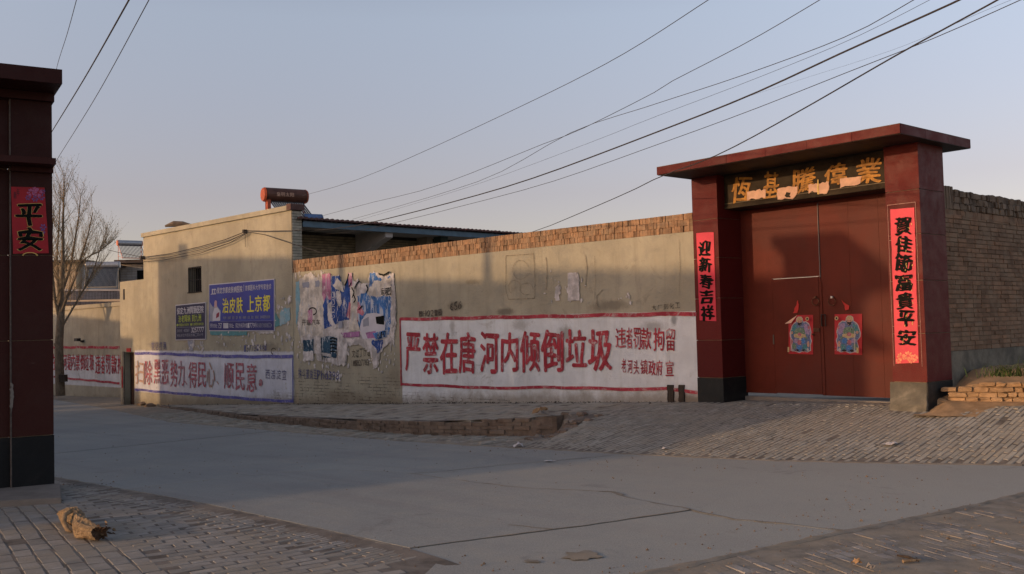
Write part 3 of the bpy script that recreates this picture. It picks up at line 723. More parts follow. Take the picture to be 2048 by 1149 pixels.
for k in range(34):
    t = rr.uniform(.5, 1.30); p = rr.uniform(1.5, 2.6); x, y = P2(t, p); L_ = rr.choice((.10, .14, .18))
    o = link('broken_piece', brick_mesh(L_, .11, .06, M['kerb_brick'] if rr.random() < .7 else M['plinth'], .014, .014, rr.randrange(6), 'broken_piece'), kw, V((x, y, upper(x, y) - .038)) - kl); o.rotation_euler = (rr.gauss(0, .10), rr.gauss(0, .10), rr.uniform(0, 3))

# ================================================================== STREET WALL
def wall_mat_rects():
    pass
WHITE = (.68, .72, .74)
x_p0 = W(803, 700)[0]
stains = [(W(910, 612)[0], W(910, 612)[1], .30, .10, .55, (.10, .085, .065)),
          (W(1010, 620)[0], W(1010, 624)[1], .30, .08, .6, (.07, .06, .05)),
          (W(1215, 612)[0], W(1215, 612)[1], .55, .12, .6, (.13, .115, .09)),
          (W(1130, 668)[0], W(1135, 668)[1], .20, .18, .55, (.12, .11, .075)),
          (W(1305, 640)[0], W(1300, 655)[1], .30, .12, .5, (.14, .13, .11)),
          (W(1348, 640)[0], W(1348, 640)[1], .08, .10, .6, (.07, .065, .055)),
          (W(1125, 725)[0], W(1125, 712)[1], .16, .26, .45, (.17, .18, .13)),
          (W(905, 655)[0], W(905, 655)[1], .10, .22, .5, (.20, .18, .15)),
          (W(1040, 650)[0], W(1040, 650)[1], .25, .12, .45, (.18, .16, .13)),
          (W(945, 565)[0], W(940, 565)[1], .25, .06, .45, (.12, .10, .07)),
          (W(1380, 795)[0], .40, .35, .10, .6, (.15, .11, .07)),
          (W(680, 770)[0], W(680, 790)[1], .9, .16, .5, (.16, .13, .09)),
          (W(790, 770)[0], W(780, 760)[1], .35, .3, .4, (.17, .14, .10))]
M['wall'] = plaster('street_wall_plaster', [(x_p0, .05, .0, 1.735, .015, .03, .010, WHITE, .30)],
                    [(-10.9, -7.2, -.1, .62), (-7.1, -4, -.1, .3)], stains=stains)
house_st = [(W(310, 690)[0], W(310, 690)[1], .5, .12, .45, (.10, .10, .14)),
            (W(385, 690)[0], W(380, 690)[1], .5, .12, .4, (.30, .28, .25)),
            (W(540, 695)[0], W(545, 695)[1], .5, .16, .45, (.14, .12, .10)),
            (W(450, 685)[0], W(450, 690)[1], .5, .14, .4, (.15, .13, .11)),
            (W(330, 600)[0], W(330, 600)[1], .8, .5, .3, (.30, .25, .19)),
            (W(572, 640)[0], W(572, 640)[1], .2, .45, .4, (.38, .36, .33))]
M['house'] = plaster('house_plaster', [(-19.25, -10.8, -.1, 1.07, .03, .10, .006, (.60, .63, .70), .75)], [(-12, -10.9, -.2, .2)], stains=house_st, base=(.385, .36, .272))
M['far_wall'] = plaster('far_wall_plaster', [(-60, -18, -.16, .93, .02, .05, .0, (.60, .62, .64), .5)], None, base=(.38, .35, .268))

wl = empty('street_wall', (A.x, A.y, 0), ROTW, label='long plastered boundary wall painted with red slogan, three rows of bare bricks on top', cat='wall')
def poly_wall(x0, x1, ztop, y0, y1, zb, matl, parent, name='wall_body', step=.6, wobble=.006):
    """a wall face with slight unevenness"""
    mb = MB(); nx = max(2, int((x1 - x0) / step)); nz = max(2, int((ztop - zb) / step)); b = 0
    for side, y in ((0, y0), (1, y1)):
        for j in range(nz + 1):
            for i in range(nx + 1):
                x = x0 + (x1 - x0) * i / nx; z = zb + (ztop - zb) * j / nz
                e = 0 if i in (0, nx) or j in (0, nz) else wobble * noise.noise(V((x * .9, z * .9, side * 5 + 1)))
                mb.v.append(V((x, y + e, z)))
    row = nx + 1; off = (nz + 1) * row
    def q(a): mb.f.append(a); mb.m.append(0)
    for j in range(nz):
        for i in range(nx):
            a = j * row + i; q([a, a + 1, a + 1 + row, a + row]); q([off + a, off + a + row, off + a + 1 + row, off + a + 1])
    for i in range(nx): q([i, off + i, off + i + 1, i + 1]); a = nz * row + i; q([a, a + 1, off + a + 1, off + a])
    for j in range(nz): a = j * row; q([a, a + row, off + a + row, off + a]); a = j * row + nx; q([a, off + a, off + a + row, a + row])
    return obj(name, mb, matl, parent)
poly_wall(-10.985, 0.02, 2.945, 0, .24, -.5, M['wall'], wl)
# bricks stacked on edge along the top
cells = []
rr = random.Random(21)
for row in range(3):
    x = .0
    while x > -10.96:
        w_ = .052 + rr.uniform(-.001, .003); big_ = rr.random() < .045
        w_ = .108 if big_ else w_
        cells.append((x - w_ / 2, row, w_, rr.uniform(-.010, .008), rr.gauss(0, .012), rr.randrange(4), rr.uniform(-.004, .002)))
        x -= w_ + (.003 if rr.random() > .08 else .012)
cells.sort(key=lambda c: -c[0]); stf = MB()
rowz = [2.947, 3.041, 3.135]
for k, (x, row, w_, dy, a, kk, dz) in enumerate(cells):
    hgt = .092 + (dz if row == 2 else 0); me = brick_mesh(w_ if w_ > .1 else .052, .235, .092, M['cap_brick'], .003, .002, kk)
    Mx = Matrix.Translation((x, .12 + dy, rowz[row])) @ Matrix.Rotation(a, 4, 'Z') @ Matrix.Rotation(a * .6, 4, 'Y')
    if k < 300: o = link('brick', me, wl); o.matrix_local = Mx
    else: add_mesh_to(stf, me, Mx)
obj('far_cap_bricks', stf, M['cap_brick'], wl)['kind'] = 'stuff'

# --- slogan: borders and characters
def stripe(pts, w, y, fn, name, matl, parent, seed=0):
    """painted line through photo points, w = width in metres"""
    mb = MB(); L = [fn(*p) for p in pts]; pl = []
    for (a, b) in zip(L, L[1:]):
        n = max(2, int(math.hypot(b[0] - a[0], b[1] - a[1]) / .07))
        for i in range(n): pl.append((a[0] + (b[0] - a[0]) * i / n, a[1] + (b[1] - a[1]) * i / n))
    pl.append(L[-1]); rr = random.Random(seed); vs = []; fs = []
    for i, q in enumerate(pl):
        a, b = pl[max(0, i - 1)], pl[min(len(pl) - 1, i + 1)]; dx, dz = b[0] - a[0], b[1] - a[1]; d = math.hypot(dx, dz) or 1
        nx, nz = -dz / d, dx / d; s1 = w / 2 * (1 + rr.uniform(-.10, .10)) ; s2 = w / 2 * (1 + rr.uniform(-.10, .10))
        wv = .10 * w * math.sin(i * .35 + seed)
        vs += [V((q[0] + nx * (s1 + wv), y, q[1] + nz * (s1 + wv))), V((q[0] - nx * (s2 - wv), y, q[1] - nz * (s2 - wv)))]
    for i in range(len(pl) - 1): fs.append([2 * i, 2 * i + 1, 2 * i + 3, 2 * i + 2])
    mb.add(vs, fs); return obj(name, mb, matl, parent)
YP = -.012
stripe([(801, 639), (870, 638), (1000, 635), (1120, 633), (1250, 630), (1394, 628)], .062, YP, W, 'border_line', M['s_red_line'], wl, 1)
stripe([(803, 769), (905, 773), (990, 777), (1080, 775), (1110, 775), (1220, 778), (1310, 779), (1335, 778), (1396, 785)], .052, YP, W, 'border_line', M['s_red_line'], wl, 2)
stripe([(801, 637), (803, 772)], .040, YP, W, 'border_line', M['s_red_line'], wl, 3)
big = [('严', 812, 841, 667, 743), ('禁', 847, 877, 667, 747), ('在', 882, 915, 666, 747), ('唐', 919, 951, 666, 746), ('河', 962, 998, 665, 746),
       ('内', 1004, 1037, 665, 744), ('倾', 1042, 1080, 662, 744), ('倒', 1084, 1126, 661, 744), ('垃', 1133, 1173, 659, 734), ('圾', 1178, 1224, 659, 741)]
for i, (ch, x0, x1, yt, yb) in enumerate(big):
    mb = MB(); glyph_px(mb, ch, W, x0, x1, yt, yb, YP, bold=.036, wob=.022, seed=i)
    obj('painted_character', mb, M['s_red'], wl)
sm = [('违', 1232, 1252, 656, 696), ('者', 1253, 1265.5, 656, 698), ('罚', 1268, 1282, 656, 699), ('款', 1283, 1303, 656, 699), ('拘', 1308, 1329, 656, 702), ('留', 1333, 1351, 657, 702),
      ('老', 1244, 1253, 718, 745), ('河', 1256, 1265.5, 720, 747), ('头', 1268, 1279, 721, 749), ('镇', 1282, 1296, 720, 749), ('政', 1298, 1312, 721, 751), ('府', 1313, 1325.5, 721, 751), ('宣', 1332, 1348, 722, 752)]
for i, (ch, x0, x1, yt, yb) in enumerate(sm):
    mb = MB(); glyph_px(mb, ch, W, x0, x1, yt, yb, YP, bold=.022, wob=.02, seed=i + 20)
    obj('painted_character', mb, M['s_red'], wl)
# two short dark timber stubs set against the foot of the wall
for k, (xa, xb) in enumerate(((1336, 1348), (1358.5, 1369.5))):
    x0, z1 = W(xa, 770); x1, _ = W(xb, 770)
    mb = MB(); n = 6
    for i in range(n):
        za, zb = .30 + (z1 - .30) * i / n, .30 + (z1 - .30) * (i + 1) / n; e = .006 * math.sin(i * 2.1 + k); e2 = .006 * math.sin((i + 1) * 2.1 + k)
        b = len(mb.v); mb.v += [V((x0 + e, -.028, za)), V((x1 + e, -.028, za)), V((x1 + e, .0, za)), V((x0 + e, .0, za)), V((x0 + e2, -.028, zb)), V((x1 + e2, -.028, zb)), V((x1 + e2, .0, zb)), V((x0 + e2, .0, zb))]
        for q in ((0, 1, 5, 4), (1, 2, 6, 5), (3, 0, 4, 7), (4, 5, 6, 7)): mb.f.append([b + j for j in q]); mb.m.append(0)
    o = obj('timber_stub', mb, M['timber'], None, (A.x, A.y, 0), ROTW)
    tag(o, ('dark square timber stub at the wall foot, farther of two from the red gate', 'dark square timber stub at the wall foot, next to the red gate pillar')[k], 'post', 'timber stubs at the foot of the slogan wall')

# graffiti and scribbles
def scrawl(text, p0, p1, h0, h1, matl, name, parent, bold=0.0, y=YP - .002, fn=W, wob=.06, gap=.2):
    mb = MB(); line_px(mb, text, fn, p0, p1, h0, h1, y, gap=gap, bold=bold, wob=wob); return obj(name, mb, matl, parent)
scrawl('656', (900, 622), (925, 618), 15, 16, M['g_dark'], 'scrawled_number', wl, wob=.07)
scrawl('1H0211', (838, 634), (885, 632), 11, 13, M['g_dark'], 'scrawled_number', wl)
scrawl('大广刻化工', (1303, 622), (1362, 616), 11, 11, M['g_dark'], 'scrawled_words', wl)
scrawl('文过丁厅道', (704, 716), (742, 712), 16, 17, M['g_dark'], 'scrawled_words', wl)
scrawl('八.1827783', (703, 733), (739, 731), 12, 12, M['g_dark'], 'scrawled_number', wl)
scrawl('拼斗蒸扶至Phd398', (597, 757), (680, 760), 20, 16, M['g_blue'], 'scrawled_words', wl, bold=.012)
def loopline(pts, w, matl, parent, name, fn=W, y=YP - .002, closed=False):
    mb = MB(); L = [fn(*p) for p in pts]
    if closed: L.append(L[0])
    for a, b in zip(L, L[1:]):
        dx, dz = b[0] - a[0], b[1] - a[1]; d = math.hypot(dx, dz) or 1; nx, nz = -dz / d * w / 2, dx / d * w / 2
        mb.add([V((a[0] + nx, y, a[1] + nz)), V((a[0] - nx, y, a[1] - nz)), V((b[0] - nx, y, b[1] - nz)), V((b[0] + nx, y, b[1] + nz))], [[0, 1, 2, 3]])
    return obj(name, mb, matl, parent)
def arc(cx, cy, rx, ry, a0, a1, n=14): return [(cx + rx * math.cos(rad(a0 + (a1 - a0) * i / n)), cy - ry * math.sin(rad(a0 + (a1 - a0) * i / n))) for i in range(n + 1)]
loopline([(1012, 512), (1068, 508), (1071, 560), (1070, 597), (1018, 599), (1012, 580)], .010, M['scratch'], wl, 'scratched_outline', closed=True)
loopline(arc(1042, 540, 16, 19, 20, 340), .007, M['scratch'], wl, 'scratched_outline')
loopline(arc(1030, 575, 12, 14, -20, 240), .007, M['scratch'], wl, 'scratched_outline')
loopline(arc(1054, 578, 13, 12, 0, 300), .007, M['scratch'], wl, 'scratched_outline')
loopline([(1093, 515), (1095, 545), (1093, 580)], .012, M['scratch'], wl, 'scratched_outline')
loopline([(1172, 512), (1175, 540), (1171, 575)], .012, M['scratch'], wl, 'scratched_outline')
loopline([(1190, 512), (1192, 560), (1190, 600)], .006, M['scratch'], wl, 'scratched_outline')
loopline([(1359, 480), (1361, 540), (1359, 582)], .006, M['scratch'], wl, 'scratched_outline')
loopline([(1206, 580), (1195, 592), (1194, 612), (1200, 618)], .012, M['scratch'], wl, 'scratched_outline')

# --- scraps of paper on the wall right of the posters
def scrap(name, poly, matl, label=None, cat='paper', amp=.012, step=.04, y=-.014, th=.004, seed=1, parent=None, fn=W, group=None):
    L = [fn(*p) for p in poly]; mb = MB().prism(jag(L, amp, step, seed), y - th, y)
    if parent: return obj(name, mb, matl, parent)
    o = obj(name, mb, matl, None, (A.x, A.y, 0), ROTW); tag(o, label, cat, group); return o
scrap('paper_scrap', [(1137, 546), (1155, 545), (1160, 556), (1160, 601), (1137, 602)], M['p_white'], 'torn white notice pasted on the bare plaster, right one of two scraps', amp=.006)
scrap('paper_scrap', [(1111, 575), (1120, 568), (1121, 602), (1112, 602)], M['p_white'], 'narrow torn white paper remnant left of the white notice', amp=.02)

# --- torn posters
def ripple(mb_obj, amp=.012, seed=0):
    pass
tpo = {}
def poster(key, label):
    e = empty('torn_poster', (A.x, A.y, 0), ROTW, label=label, cat='poster', group='torn posters on the street wall'); tpo[key] = e; return e
def patch(parent, name, poly, matl, y, amp=.012, step=.035, seed=1): return scrap(name, poly, matl, amp=amp, step=step, y=y, seed=seed, parent=parent, th=.003)
e = poster('cream', 'cream car poster, torn and faded, leftmost of the pasted posters')
patch(e, 'backing_paper', [(597, 566), (612, 550), (622, 546), (634, 555), (650, 551), (656, 620), (662, 660), (655, 700), (640, 712), (612, 700), (598, 662), (594, 610)], M['p_white'], -.014, .022, .03, 3)
patch(e, 'print', [(600, 560), (614, 553), (630, 556), (648, 556), (649, 610), (651, 668), (640, 676), (620, 668), (602, 676), (598, 620)], M['p_cream'], -.018, .014, .03, 4)
patch(e, 'blue_fragment', [(593, 566), (600, 562), (602, 600), (597, 640), (594, 655)], M['b_cyan'], -.022, .012, .03, 5)
patch(e, 'blue_fragment', [(606, 566), (620, 564), (620, 575), (607, 577)], M['b_dim'], -.022, .012, .03, 6)
patch(e, 'blue_fragment', [(632, 562), (640, 561), (641, 574), (633, 575)], M['b_dim'], -.022, .012, .03, 7)
patch(e, 'pink_fragment', [(617, 622), (626, 618), (628, 640), (624, 650), (618, 645)], M['p_pink'], -.022, .006, .03, 8)
loopline(arc(627, 623, 8, 7, 160, -80), .028, M['ink'], e, 'printed_ring', y=-.027)
mb = MB(); line_px(mb, '开瑞汽车', W, (605, 652), (643, 650), 12, 11, -.026, gap=.14, bold=.012); obj('lettering', mb, M['g_dark'], e)
patch(e, 'torn_print', [(608, 681), (629, 679), (629, 708), (609, 707)], M['p_car'], -.024, .010, .03, 9)
patch(e, 'torn_strip', [(609, 703), (629, 703), (629, 722), (608, 722)], M['p_white'], -.028, .014, .03, 19)
e = poster('pink', 'narrow pink poster strip with torn edges beside the cream car poster')
patch(e, 'print', [(646, 549), (663, 547), (664, 600), (659, 600), (656, 590), (650, 603), (647, 590)], M['p_pink'], -.026, .009, .03, 10)
e = poster('digits', 'torn dark blue poster with white outline digits reading 0055')
patch(e, 'backing_paper', [(650, 580), (664, 552), (680, 552), (688, 572), (700, 560), (702, 660), (694, 722), (676, 733), (655, 720), (646, 690), (646, 640)], M['p_white'], -.016, .022, .03, 11)
patch(e, 'print', [(664, 553), (681, 552), (684, 565), (690, 580), (694, 562), (700, 553), (701, 580), (699, 640), (690, 640), (672, 650), (650, 658), (648, 610), (655, 590), (665, 598)], M['p_blue'], -.021, .013, .03, 12)
patch(e, 'peeled_patch', [(668, 572), (676, 557), (686, 566), (690, 584), (672, 578)], M['p_cream'], -.026, .014, .03, 13)
patch(e, 'peeled_strip', [(657, 610), (664, 604), (668, 640), (676, 656), (670, 660), (658, 640)], M['p_white'], -.026, .010, .03, 14)
patch(e, 'peeled_strip', [(674, 584), (682, 582), (686, 606), (680, 616), (676, 604)], M['p_white'], -.026, .014, .02, 15)
for i, (ch, yb_) in enumerate((('0', 596), ('0', 611), ('5', 625), ('5', 637))):
    mb = MB(); put_glyph(mb, ch, (W(665, yb_), W(672, yb_), W(672, yb_ - 12), W(665, yb_ - 12)), -.030, bold=.02); obj('printed_digit', mb, M['b_white'], e)
    mb = MB(); put_glyph(mb, ch, (W(665.8, yb_ - 1), W(671.2, yb_ - 1), W(671.2, yb_ - 11), W(665.8, yb_ - 11)), -.033, bold=-.02); obj('printed_digit', mb, M['p_blue'], e)
patch(e, 'torn_print', [(642, 676), (660, 672), (676, 676), (675, 716), (650, 716), (643, 704)], M['p_car'], -.024, .012, .03, 16)
patch(e, 'torn_strip', [(634, 672), (643, 672), (646, 724), (636, 720)], M['p_white'], -.028, .010, .03, 17)
patch(e, 'torn_strip', [(646, 705), (664, 709), (664, 714), (648, 712)], M['p_white'], -.028, .008, .03, 18)
for i, yy in enumerate((678, 684, 690, 697, 704)):
    loopline([(662, yy), (668, yy - 1.5), (676, yy + 1)], .028, M['ink'], e, 'printed_mark', y=-.029)
patch(e, 'torn_fringe', [(680, 668), (698, 664), (696, 716), (690, 735), (684, 728), (678, 700)], M['p_white'], -.022, .03, .03, 20)
e = poster('sky', 'torn poster of a white minivan under blue sky with a pink figure')
patch(e, 'backing_paper', [(697, 552), (705, 548), (708, 565), (716, 560), (724, 568), (738, 566), (741, 546), (752, 545), (770, 552), (789, 546), (793, 600), (794, 650), (790, 678), (776, 690), (762, 706), (756, 735), (748, 738), (742, 706), (722, 690), (700, 692), (690, 664), (690, 600)], M['p_white'], -.018, .022, .03, 21)
patch(e, 'print', [(742, 548), (752, 546), (757, 556), (770, 560), (782, 552), (785, 580), (785, 640), (780, 668), (764, 676), (750, 668), (724, 664), (714, 640), (712, 596), (722, 590), (732, 586), (740, 572)], M['p_sky'], -.023, .013, .03, 22)
patch(e, 'peeled_patch', [(738, 578), (752, 562), (768, 560), (783, 556), (787, 594), (768, 592), (752, 594), (736, 590)], M['p_cream'], -.027, .020, .03, 23)
patch(e, 'blue_fragment', [(691, 590), (699, 566), (703, 556), (703, 590), (700, 640), (692, 640)], M['p_blue'], -.024, .008, .03, 24)
patch(e, 'pink_strip', [(698, 546), (706, 546), (706, 572), (700, 576)], M['p_pink'], -.027, .008, .03, 25)
patch(e, 'figure', [(700, 606), (710, 596), (720, 606), (731, 626), (727, 632), (718, 626), (718, 644), (712, 655), (704, 640), (695, 633)], M['p_skin'], -.027, .004, .05, 26)
patch(e, 'peeled_strip', [(702, 572), (714, 574), (718, 600), (716, 640), (722, 660), (700, 664), (704, 620)], M['p_cream'], -.030, .012, .025, 27)
patch(e, 'minivan', [(722, 655), (726, 640), (736, 628), (752, 626), (768, 630), (773, 645), (772, 676), (750, 680), (728, 678)], M['b_white'], -.030, .005, .05, 28)
patch(e, 'minivan_window', [(754, 634), (771, 632), (771, 650), (756, 648)], M['ink'], -.034, .004, .05, 29)
patch(e, 'minivan_window', [(729, 640), (740, 634), (740, 652), (729, 654)], M['b_dim'], -.034, .004, .05, 30)
patch(e, 'minivan_window', [(679, 643), (688, 642), (688, 656), (680, 657)], M['b_dim'], -.034, .003, .05, 31)
patch(e, 'purple_band', [(684, 666), (722, 663), (722, 674), (690, 676)], M['p_purple'], -.031, .004, .05, 32)
patch(e, 'purple_band', [(734, 666), (754, 662), (754, 676), (738, 678)], M['p_purple'], -.034, .008, .05, 33)
patch(e, 'torn_print', [(746, 682), (768, 680), (766, 698), (758, 706), (748, 700)], M['p_blue'], -.026, .016, .03, 34)
patch(e, 'torn_fringe', [(746, 690), (757, 700), (757, 728), (750, 736), (746, 720)], M['p_white'], -.030, .020, .03, 35)
patch(e, 'torn_fringe', [(786, 590), (793, 600), (794, 640), (786, 660), (783, 630)], M['p_white'], -.029, .014, .03, 36)
patch(e, 'torn_print', [(748, 667), (776, 660), (776, 674), (756, 680)], M['p_sky'], -.036, .008, .03, 37)
mb = MB(); line_px(mb, '运河凹', W, (764, 591), (785, 591), 13, 16, -.036, gap=.1, bold=.02, wob=.05); line_px(mb, 'dJH7', W, (757, 678), (776, 674), 12, 12, -.040, gap=.1, bold=.02, wob=.05); obj('lettering', mb, M['ink'], e)
for pts in ([(706, 575), (711, 585), (707, 596)], [(712, 578), (716, 568), (722, 562)], [(710, 590), (714, 600), (710, 606)], [(735, 570), (739, 578), (736, 586)], [(705, 566), (701, 574)], [(720, 620), (728, 612)], [(700, 548), (697, 562), (692, 572)], [(760, 548), (770, 551), (782, 544)]):
    loopline(pts, .032, M['ink'], e, 'torn_shadow_line', y=-.037)

def residue(parent, x0, x1, y0, y1, n, seed, yy=-.013, matl=None):
    rr = random.Random(seed); mb = MB()
    for k in range(n):
        cx = rr.uniform(x0, x1); cy = rr.uniform(y0, y1) if rr.random() < .5 else y0 + abs(rr.gauss(0, (y1 - y0) * .4)); a = rr.uniform(1, 4.5); h = a * rr.uniform(.8, 3.2)
        pts = [(cx + a * .5 * math.cos(6.28 * i / 7) * rr.uniform(.5, 1.3), cy + h * .5 * math.sin(6.28 * i / 7) * rr.uniform(.5, 1.3)) for i in range(7)]
        mb.prism([W(*p) for p in pts], yy - .0012 - k * .00001, yy + .002)
    o = obj('paper_residue', mb, matl or M['p_white'], parent); o['kind'] = 'stuff'
residue(tpo['cream'], 596, 650, 676, 735, 46, 1); residue(tpo['digits'], 645, 700, 700, 752, 60, 2); residue(tpo['sky'], 738, 792, 672, 735, 60, 3); residue(tpo['cream'], 592, 650, 545, 570, 20, 4)
residue(wl, 1085, 1180, 540, 612, 26, 5); residue(wl, 1238, 1262, 588, 606, 8, 6); residue(wl, 655, 682, 745, 762, 26, 7)

# ================================================================== STREET HOUSE
hs = empty('street_house', (A.x, A.y, 0), ROTW, label='tall flat-roofed plastered house with barred window and two medical billboards', cat='house')
def cut_wall(x0, x1, ztop, zb, hole, y0, y1, matl, parent, name='wall_body'):
    hx0, hx1, hz0, hz1 = hole; mb = MB()
    mb.box(x0, hx0, y0, y1, zb, ztop); mb.box(hx1, x1, y0, y1, zb, ztop); mb.box(hx0, hx1, y0, y1, hz1, ztop)
    if hz0 > zb: mb.box(hx0, hx1, y0, y1, zb, hz0)
    return obj(name, mb, matl, parent)
XH0, XH1 = -18.63, -10.99
wx0, wz1 = W(377, 537); wx1, wz0 = W(403, 583)
cut_wall(XH0, XH1, 4.385, -.7, (wx0, wx1, wz0, wz1), -.004, .24, M['house'], hs)
mb = MB().box(XH0 - .04, XH1 + .0, -.055, .26, 4.388, 4.50); obj('coping', mb, M['house'], hs)
mb = MB().box(XH0, XH0 + .2, .24, 5, -.7, 4.385).box(XH0 + .2, XH1 - .9, 4.8, 5, -.7, 4.2).box(XH0 + .2, XH1 - .25, .242, 4.8, 4.1, 4.25); obj('back_walls', mb, M['street_house'], hs)
# window: frame, bars, dark room behind
wn = obj('window', MB().box(wx0 - .012, wx1 + .012, -.008, .02, wz1 - .012, wz1 + .018).box(wx0 - .012, wx0 + .008, -.008, .02, wz0, wz1 - .012).box(wx1 - .008, wx1 + .012, -.008, .02, wz0, wz1 - .012).box(wx0 - .03, wx1 + .03, -.030, .02, wz0 - .025, wz0), M['timber'], hs)
for i in range(7):
    x = wx0 + (wx1 - wx0) * (i + .7) / 7.4; link('bar', MB().tube([(x, .03, wz0), (x, .03, wz1)], .009).mesh('bar', M['dark_iron']), wn)
link('cross_bar', MB().box(wx0, wx1, .036, .045, (wz0 + wz1) / 2 - .01, (wz0 + wz1) / 2 + .01).mesh('cross_bar', M['dark_iron']), wn)
link('dark_pane', MB().box(wx0, wx1, .2, .21, wz0, wz1).mesh('dark_pane', M['black_void']), wn)
# tiled end of the wall
pl = obj('tiled_pilaster', MB().box(XH1 + .002, XH1 + .012, .0, .26, 3.0, 4.38), M['grout'], hs)
for c in range(21):
    z = 3.0 + c * .0655
    for k, (ya, yb_) in enumerate(((.003, .128), (.133, .257)) if c % 2 else ((.003, .060), (.065, .193), (.198, .257))):
        link('tile', MB().box(XH1 + .012, XH1 + .020, ya, yb_, z, z + .056).mesh('tile', M['tile']), pl)
obj('corner_cap', MB().box(XH1 - .12, XH1 + .06, -.058, .30, 4.392, 4.53), M['roof_tile'], hs)
# slogan on the house
stripe([(270, 707), (330, 708), (420, 712), (500, 714), (587, 713)], .075, -.016, W, 'border_line', M['s_blue_line'], hs, 4)
stripe([(270, 779), (320, 784), (380, 789), (440, 793), (520, 800), (588, 803)], .065, -.016, W, 'border_line', M['s_blue_line'], hs, 5)
stripe([(586, 713), (587, 803)], .035, -.016, W, 'border_line', M['s_blue_line'], hs, 6)
hc = [('扫', 272, 289, 722, 768, 1), ('除', 291, 305, 721, 769, 0), ('黑', 309, 322, 720, 768, 0), ('恶', 324, 338, 720, 769, 0), ('势', 342, 356, 722, 774, 0), ('力', 357, 370, 722, 772, 0), ('、', 370, 375, 762, 770, 0),
      ('得', 378, 395, 724, 776, 0), ('民', 397, 413, 725, 775, 0), ('心', 414, 431, 724, 774, 1), ('、', 434, 439, 762, 770, 1), ('顺', 449, 468, 727, 778, 0), ('民', 472, 490, 727, 782, 0), ('意', 494, 514, 727, 783, 0), ('●', 518.5, 526, 759, 773, 0)]
for i, (ch, x0, x1, yt, yb, f_) in enumerate(hc):
    mb = MB(); glyph_px(mb, ch, W, x0, x1, yt, yb, -.016, bold=.02, wob=.02, seed=i + 40)
    obj('painted_character', mb, M['s_rose_faint' if f_ else 's_rose'], hs)
scrawl('西涝淀宣', (531, 758), (575, 760), 18, 20, M['g_blue'], 'scrawled_words', hs, y=-.017, bold=.0, wob=.03)
scrawl('京店打钢', (303, 702), (334, 700), 18, 16, M['g_blue'], 'scrawled_words', hs, y=-.011, bold=.012)
scrawl('137731441', (488, 704), (534, 702), 13, 13, M['g_blue'], 'scrawled_number', hs, y=-.011)
loopline(arc(548, 703, 5, 6, 30, 260), .03, M['g_dark'], hs, 'scrawled_number', y=-.011)
# cable bracket and hook on the house front
obj('cable_bracket', MB().box(*[W(493, 460)[0] - .03, W(493, 460)[0] + .04], -.10, -.004, W(493, 467)[1], W(493, 460)[1]).tube([(W(494, 470)[0], -.05, W(494, 470)[1]), (W(494, 470)[0], -.05, W(494, 495)[1])], .006), M['dark_iron'], hs)
obj('cable_bracket', MB().box(W(289, 516)[0] - .05, W(289, 516)[0] + .04, -.12, -.004, W(289, 519)[1], W(289, 513)[1]), M['dark_iron'], hs)

def billboard(label, x0, x1, yl_t, yl_b, yr_t, yr_b, bgm, edge=.022):
    (ax, az), (bx, bz) = W(x0, yl_b), W(x1, yr_b); (cx_, cz), (dx_, dz) = W(x1, yr_t), W(x0, yl_t)
    e = empty('wall_billboard', (A.x, A.y, 0), ROTW, label=label, cat='billboard')
    q = [(ax, az), (bx, bz), (cx_, cz), (dx_, dz)]
    obj('border', MB().prism([(ax - edge, az - edge), (bx + edge, bz - edge), (cx_ + edge, cz + edge), (dx_ - edge, dz + edge)], -.030, -.008), M['b_white'], e)
    obj('print', MB().prism(q, -.034, -.030), bgm, e)
    def uv(u, v):
        return ((ax * (1 - u) + bx * u) * (1 - v) + (dx_ * (1 - u) + cx_ * u) * v, (az * (1 - u) + bz * u) * (1 - v) + (dz * (1 - u) + cz * u) * v)
    return e, uv
def bline(e, uv, text, u0, u1, v0, v1, matl, bold=.02, y=-.038, gap=.1, name='lettering', slant=0.0):
    mb = MB(); n = len(text)
    for i, ch in enumerate(text):
        if ch == ' ': continue
        a = u0 + (u1 - u0) * (i + gap / 2) / n; b = u0 + (u1 - u0) * (i + 1 - gap / 2) / n
        lo_ = v0; hi_ = v1
        if ch in ':、': b = a + (b - a) * .35; hi_ = v0 + (v1 - v0) * .6
        if ch in '-': lo_ = v0 + (v1 - v0) * .4; hi_ = v0 + (v1 - v0) * .5
        if ch in '|': a = (a + b) / 2 - .001; b = a + .002
        put_glyph(mb, ch, (uv(a, lo_), uv(b, lo_), uv(b, hi_), uv(a, hi_)), y, bold=bold, slant=slant)
    return obj(name, mb, matl, e)
e, uv = billboard('large blue skin clinic billboard with yellow characters and a doctor', 421, 550, 571, 661, 560, 661, M['bill_blue'])
bline(e, uv, '保定京都皮肤病医院', .13, .54, .80, .93, M['b_white'], .025)
bline(e, uv, 'JDD', .03, .12, .79, .91, M['b_white'], .04, gap=-.1)
bline(e, uv, '首都医科大学专家坐诊', .58, .97, .82, .93, M['b_white'], .015)
obj('print_bar', MB().prism([uv(.557, .81), uv(.561, .81), uv(.561, .95), uv(.557, .95)], -.037, -.034), M['b_white'], e)
bline(e, uv, '治皮肤', .215, .55, .37, .69, M['b_yellow'], .03, gap=.14)
bline(e, uv, '上京都', .605, .955, .38, .71, M['b_yellow'], .03, gap=.14)
bline(e, uv, '牛皮癣 白癜风 痤疮 湿疹 疱疹 荨麻疹 皮炎 脱发 青春痘 各种顽固性皮肤病', .23, .95, .235, .30, M['b_dim'], .01)
obj('print_band', MB().prism([uv(.0, .0), uv(1, .0), uv(1, .185), uv(0, .185)], -.037, -.034), M['bill_band'], e)
obj('print_bar', MB().prism([uv(.19, .19), uv(.97, .19), uv(.97, .195), uv(.19, .195)], -.039, -.034), M['b_dim'], e)
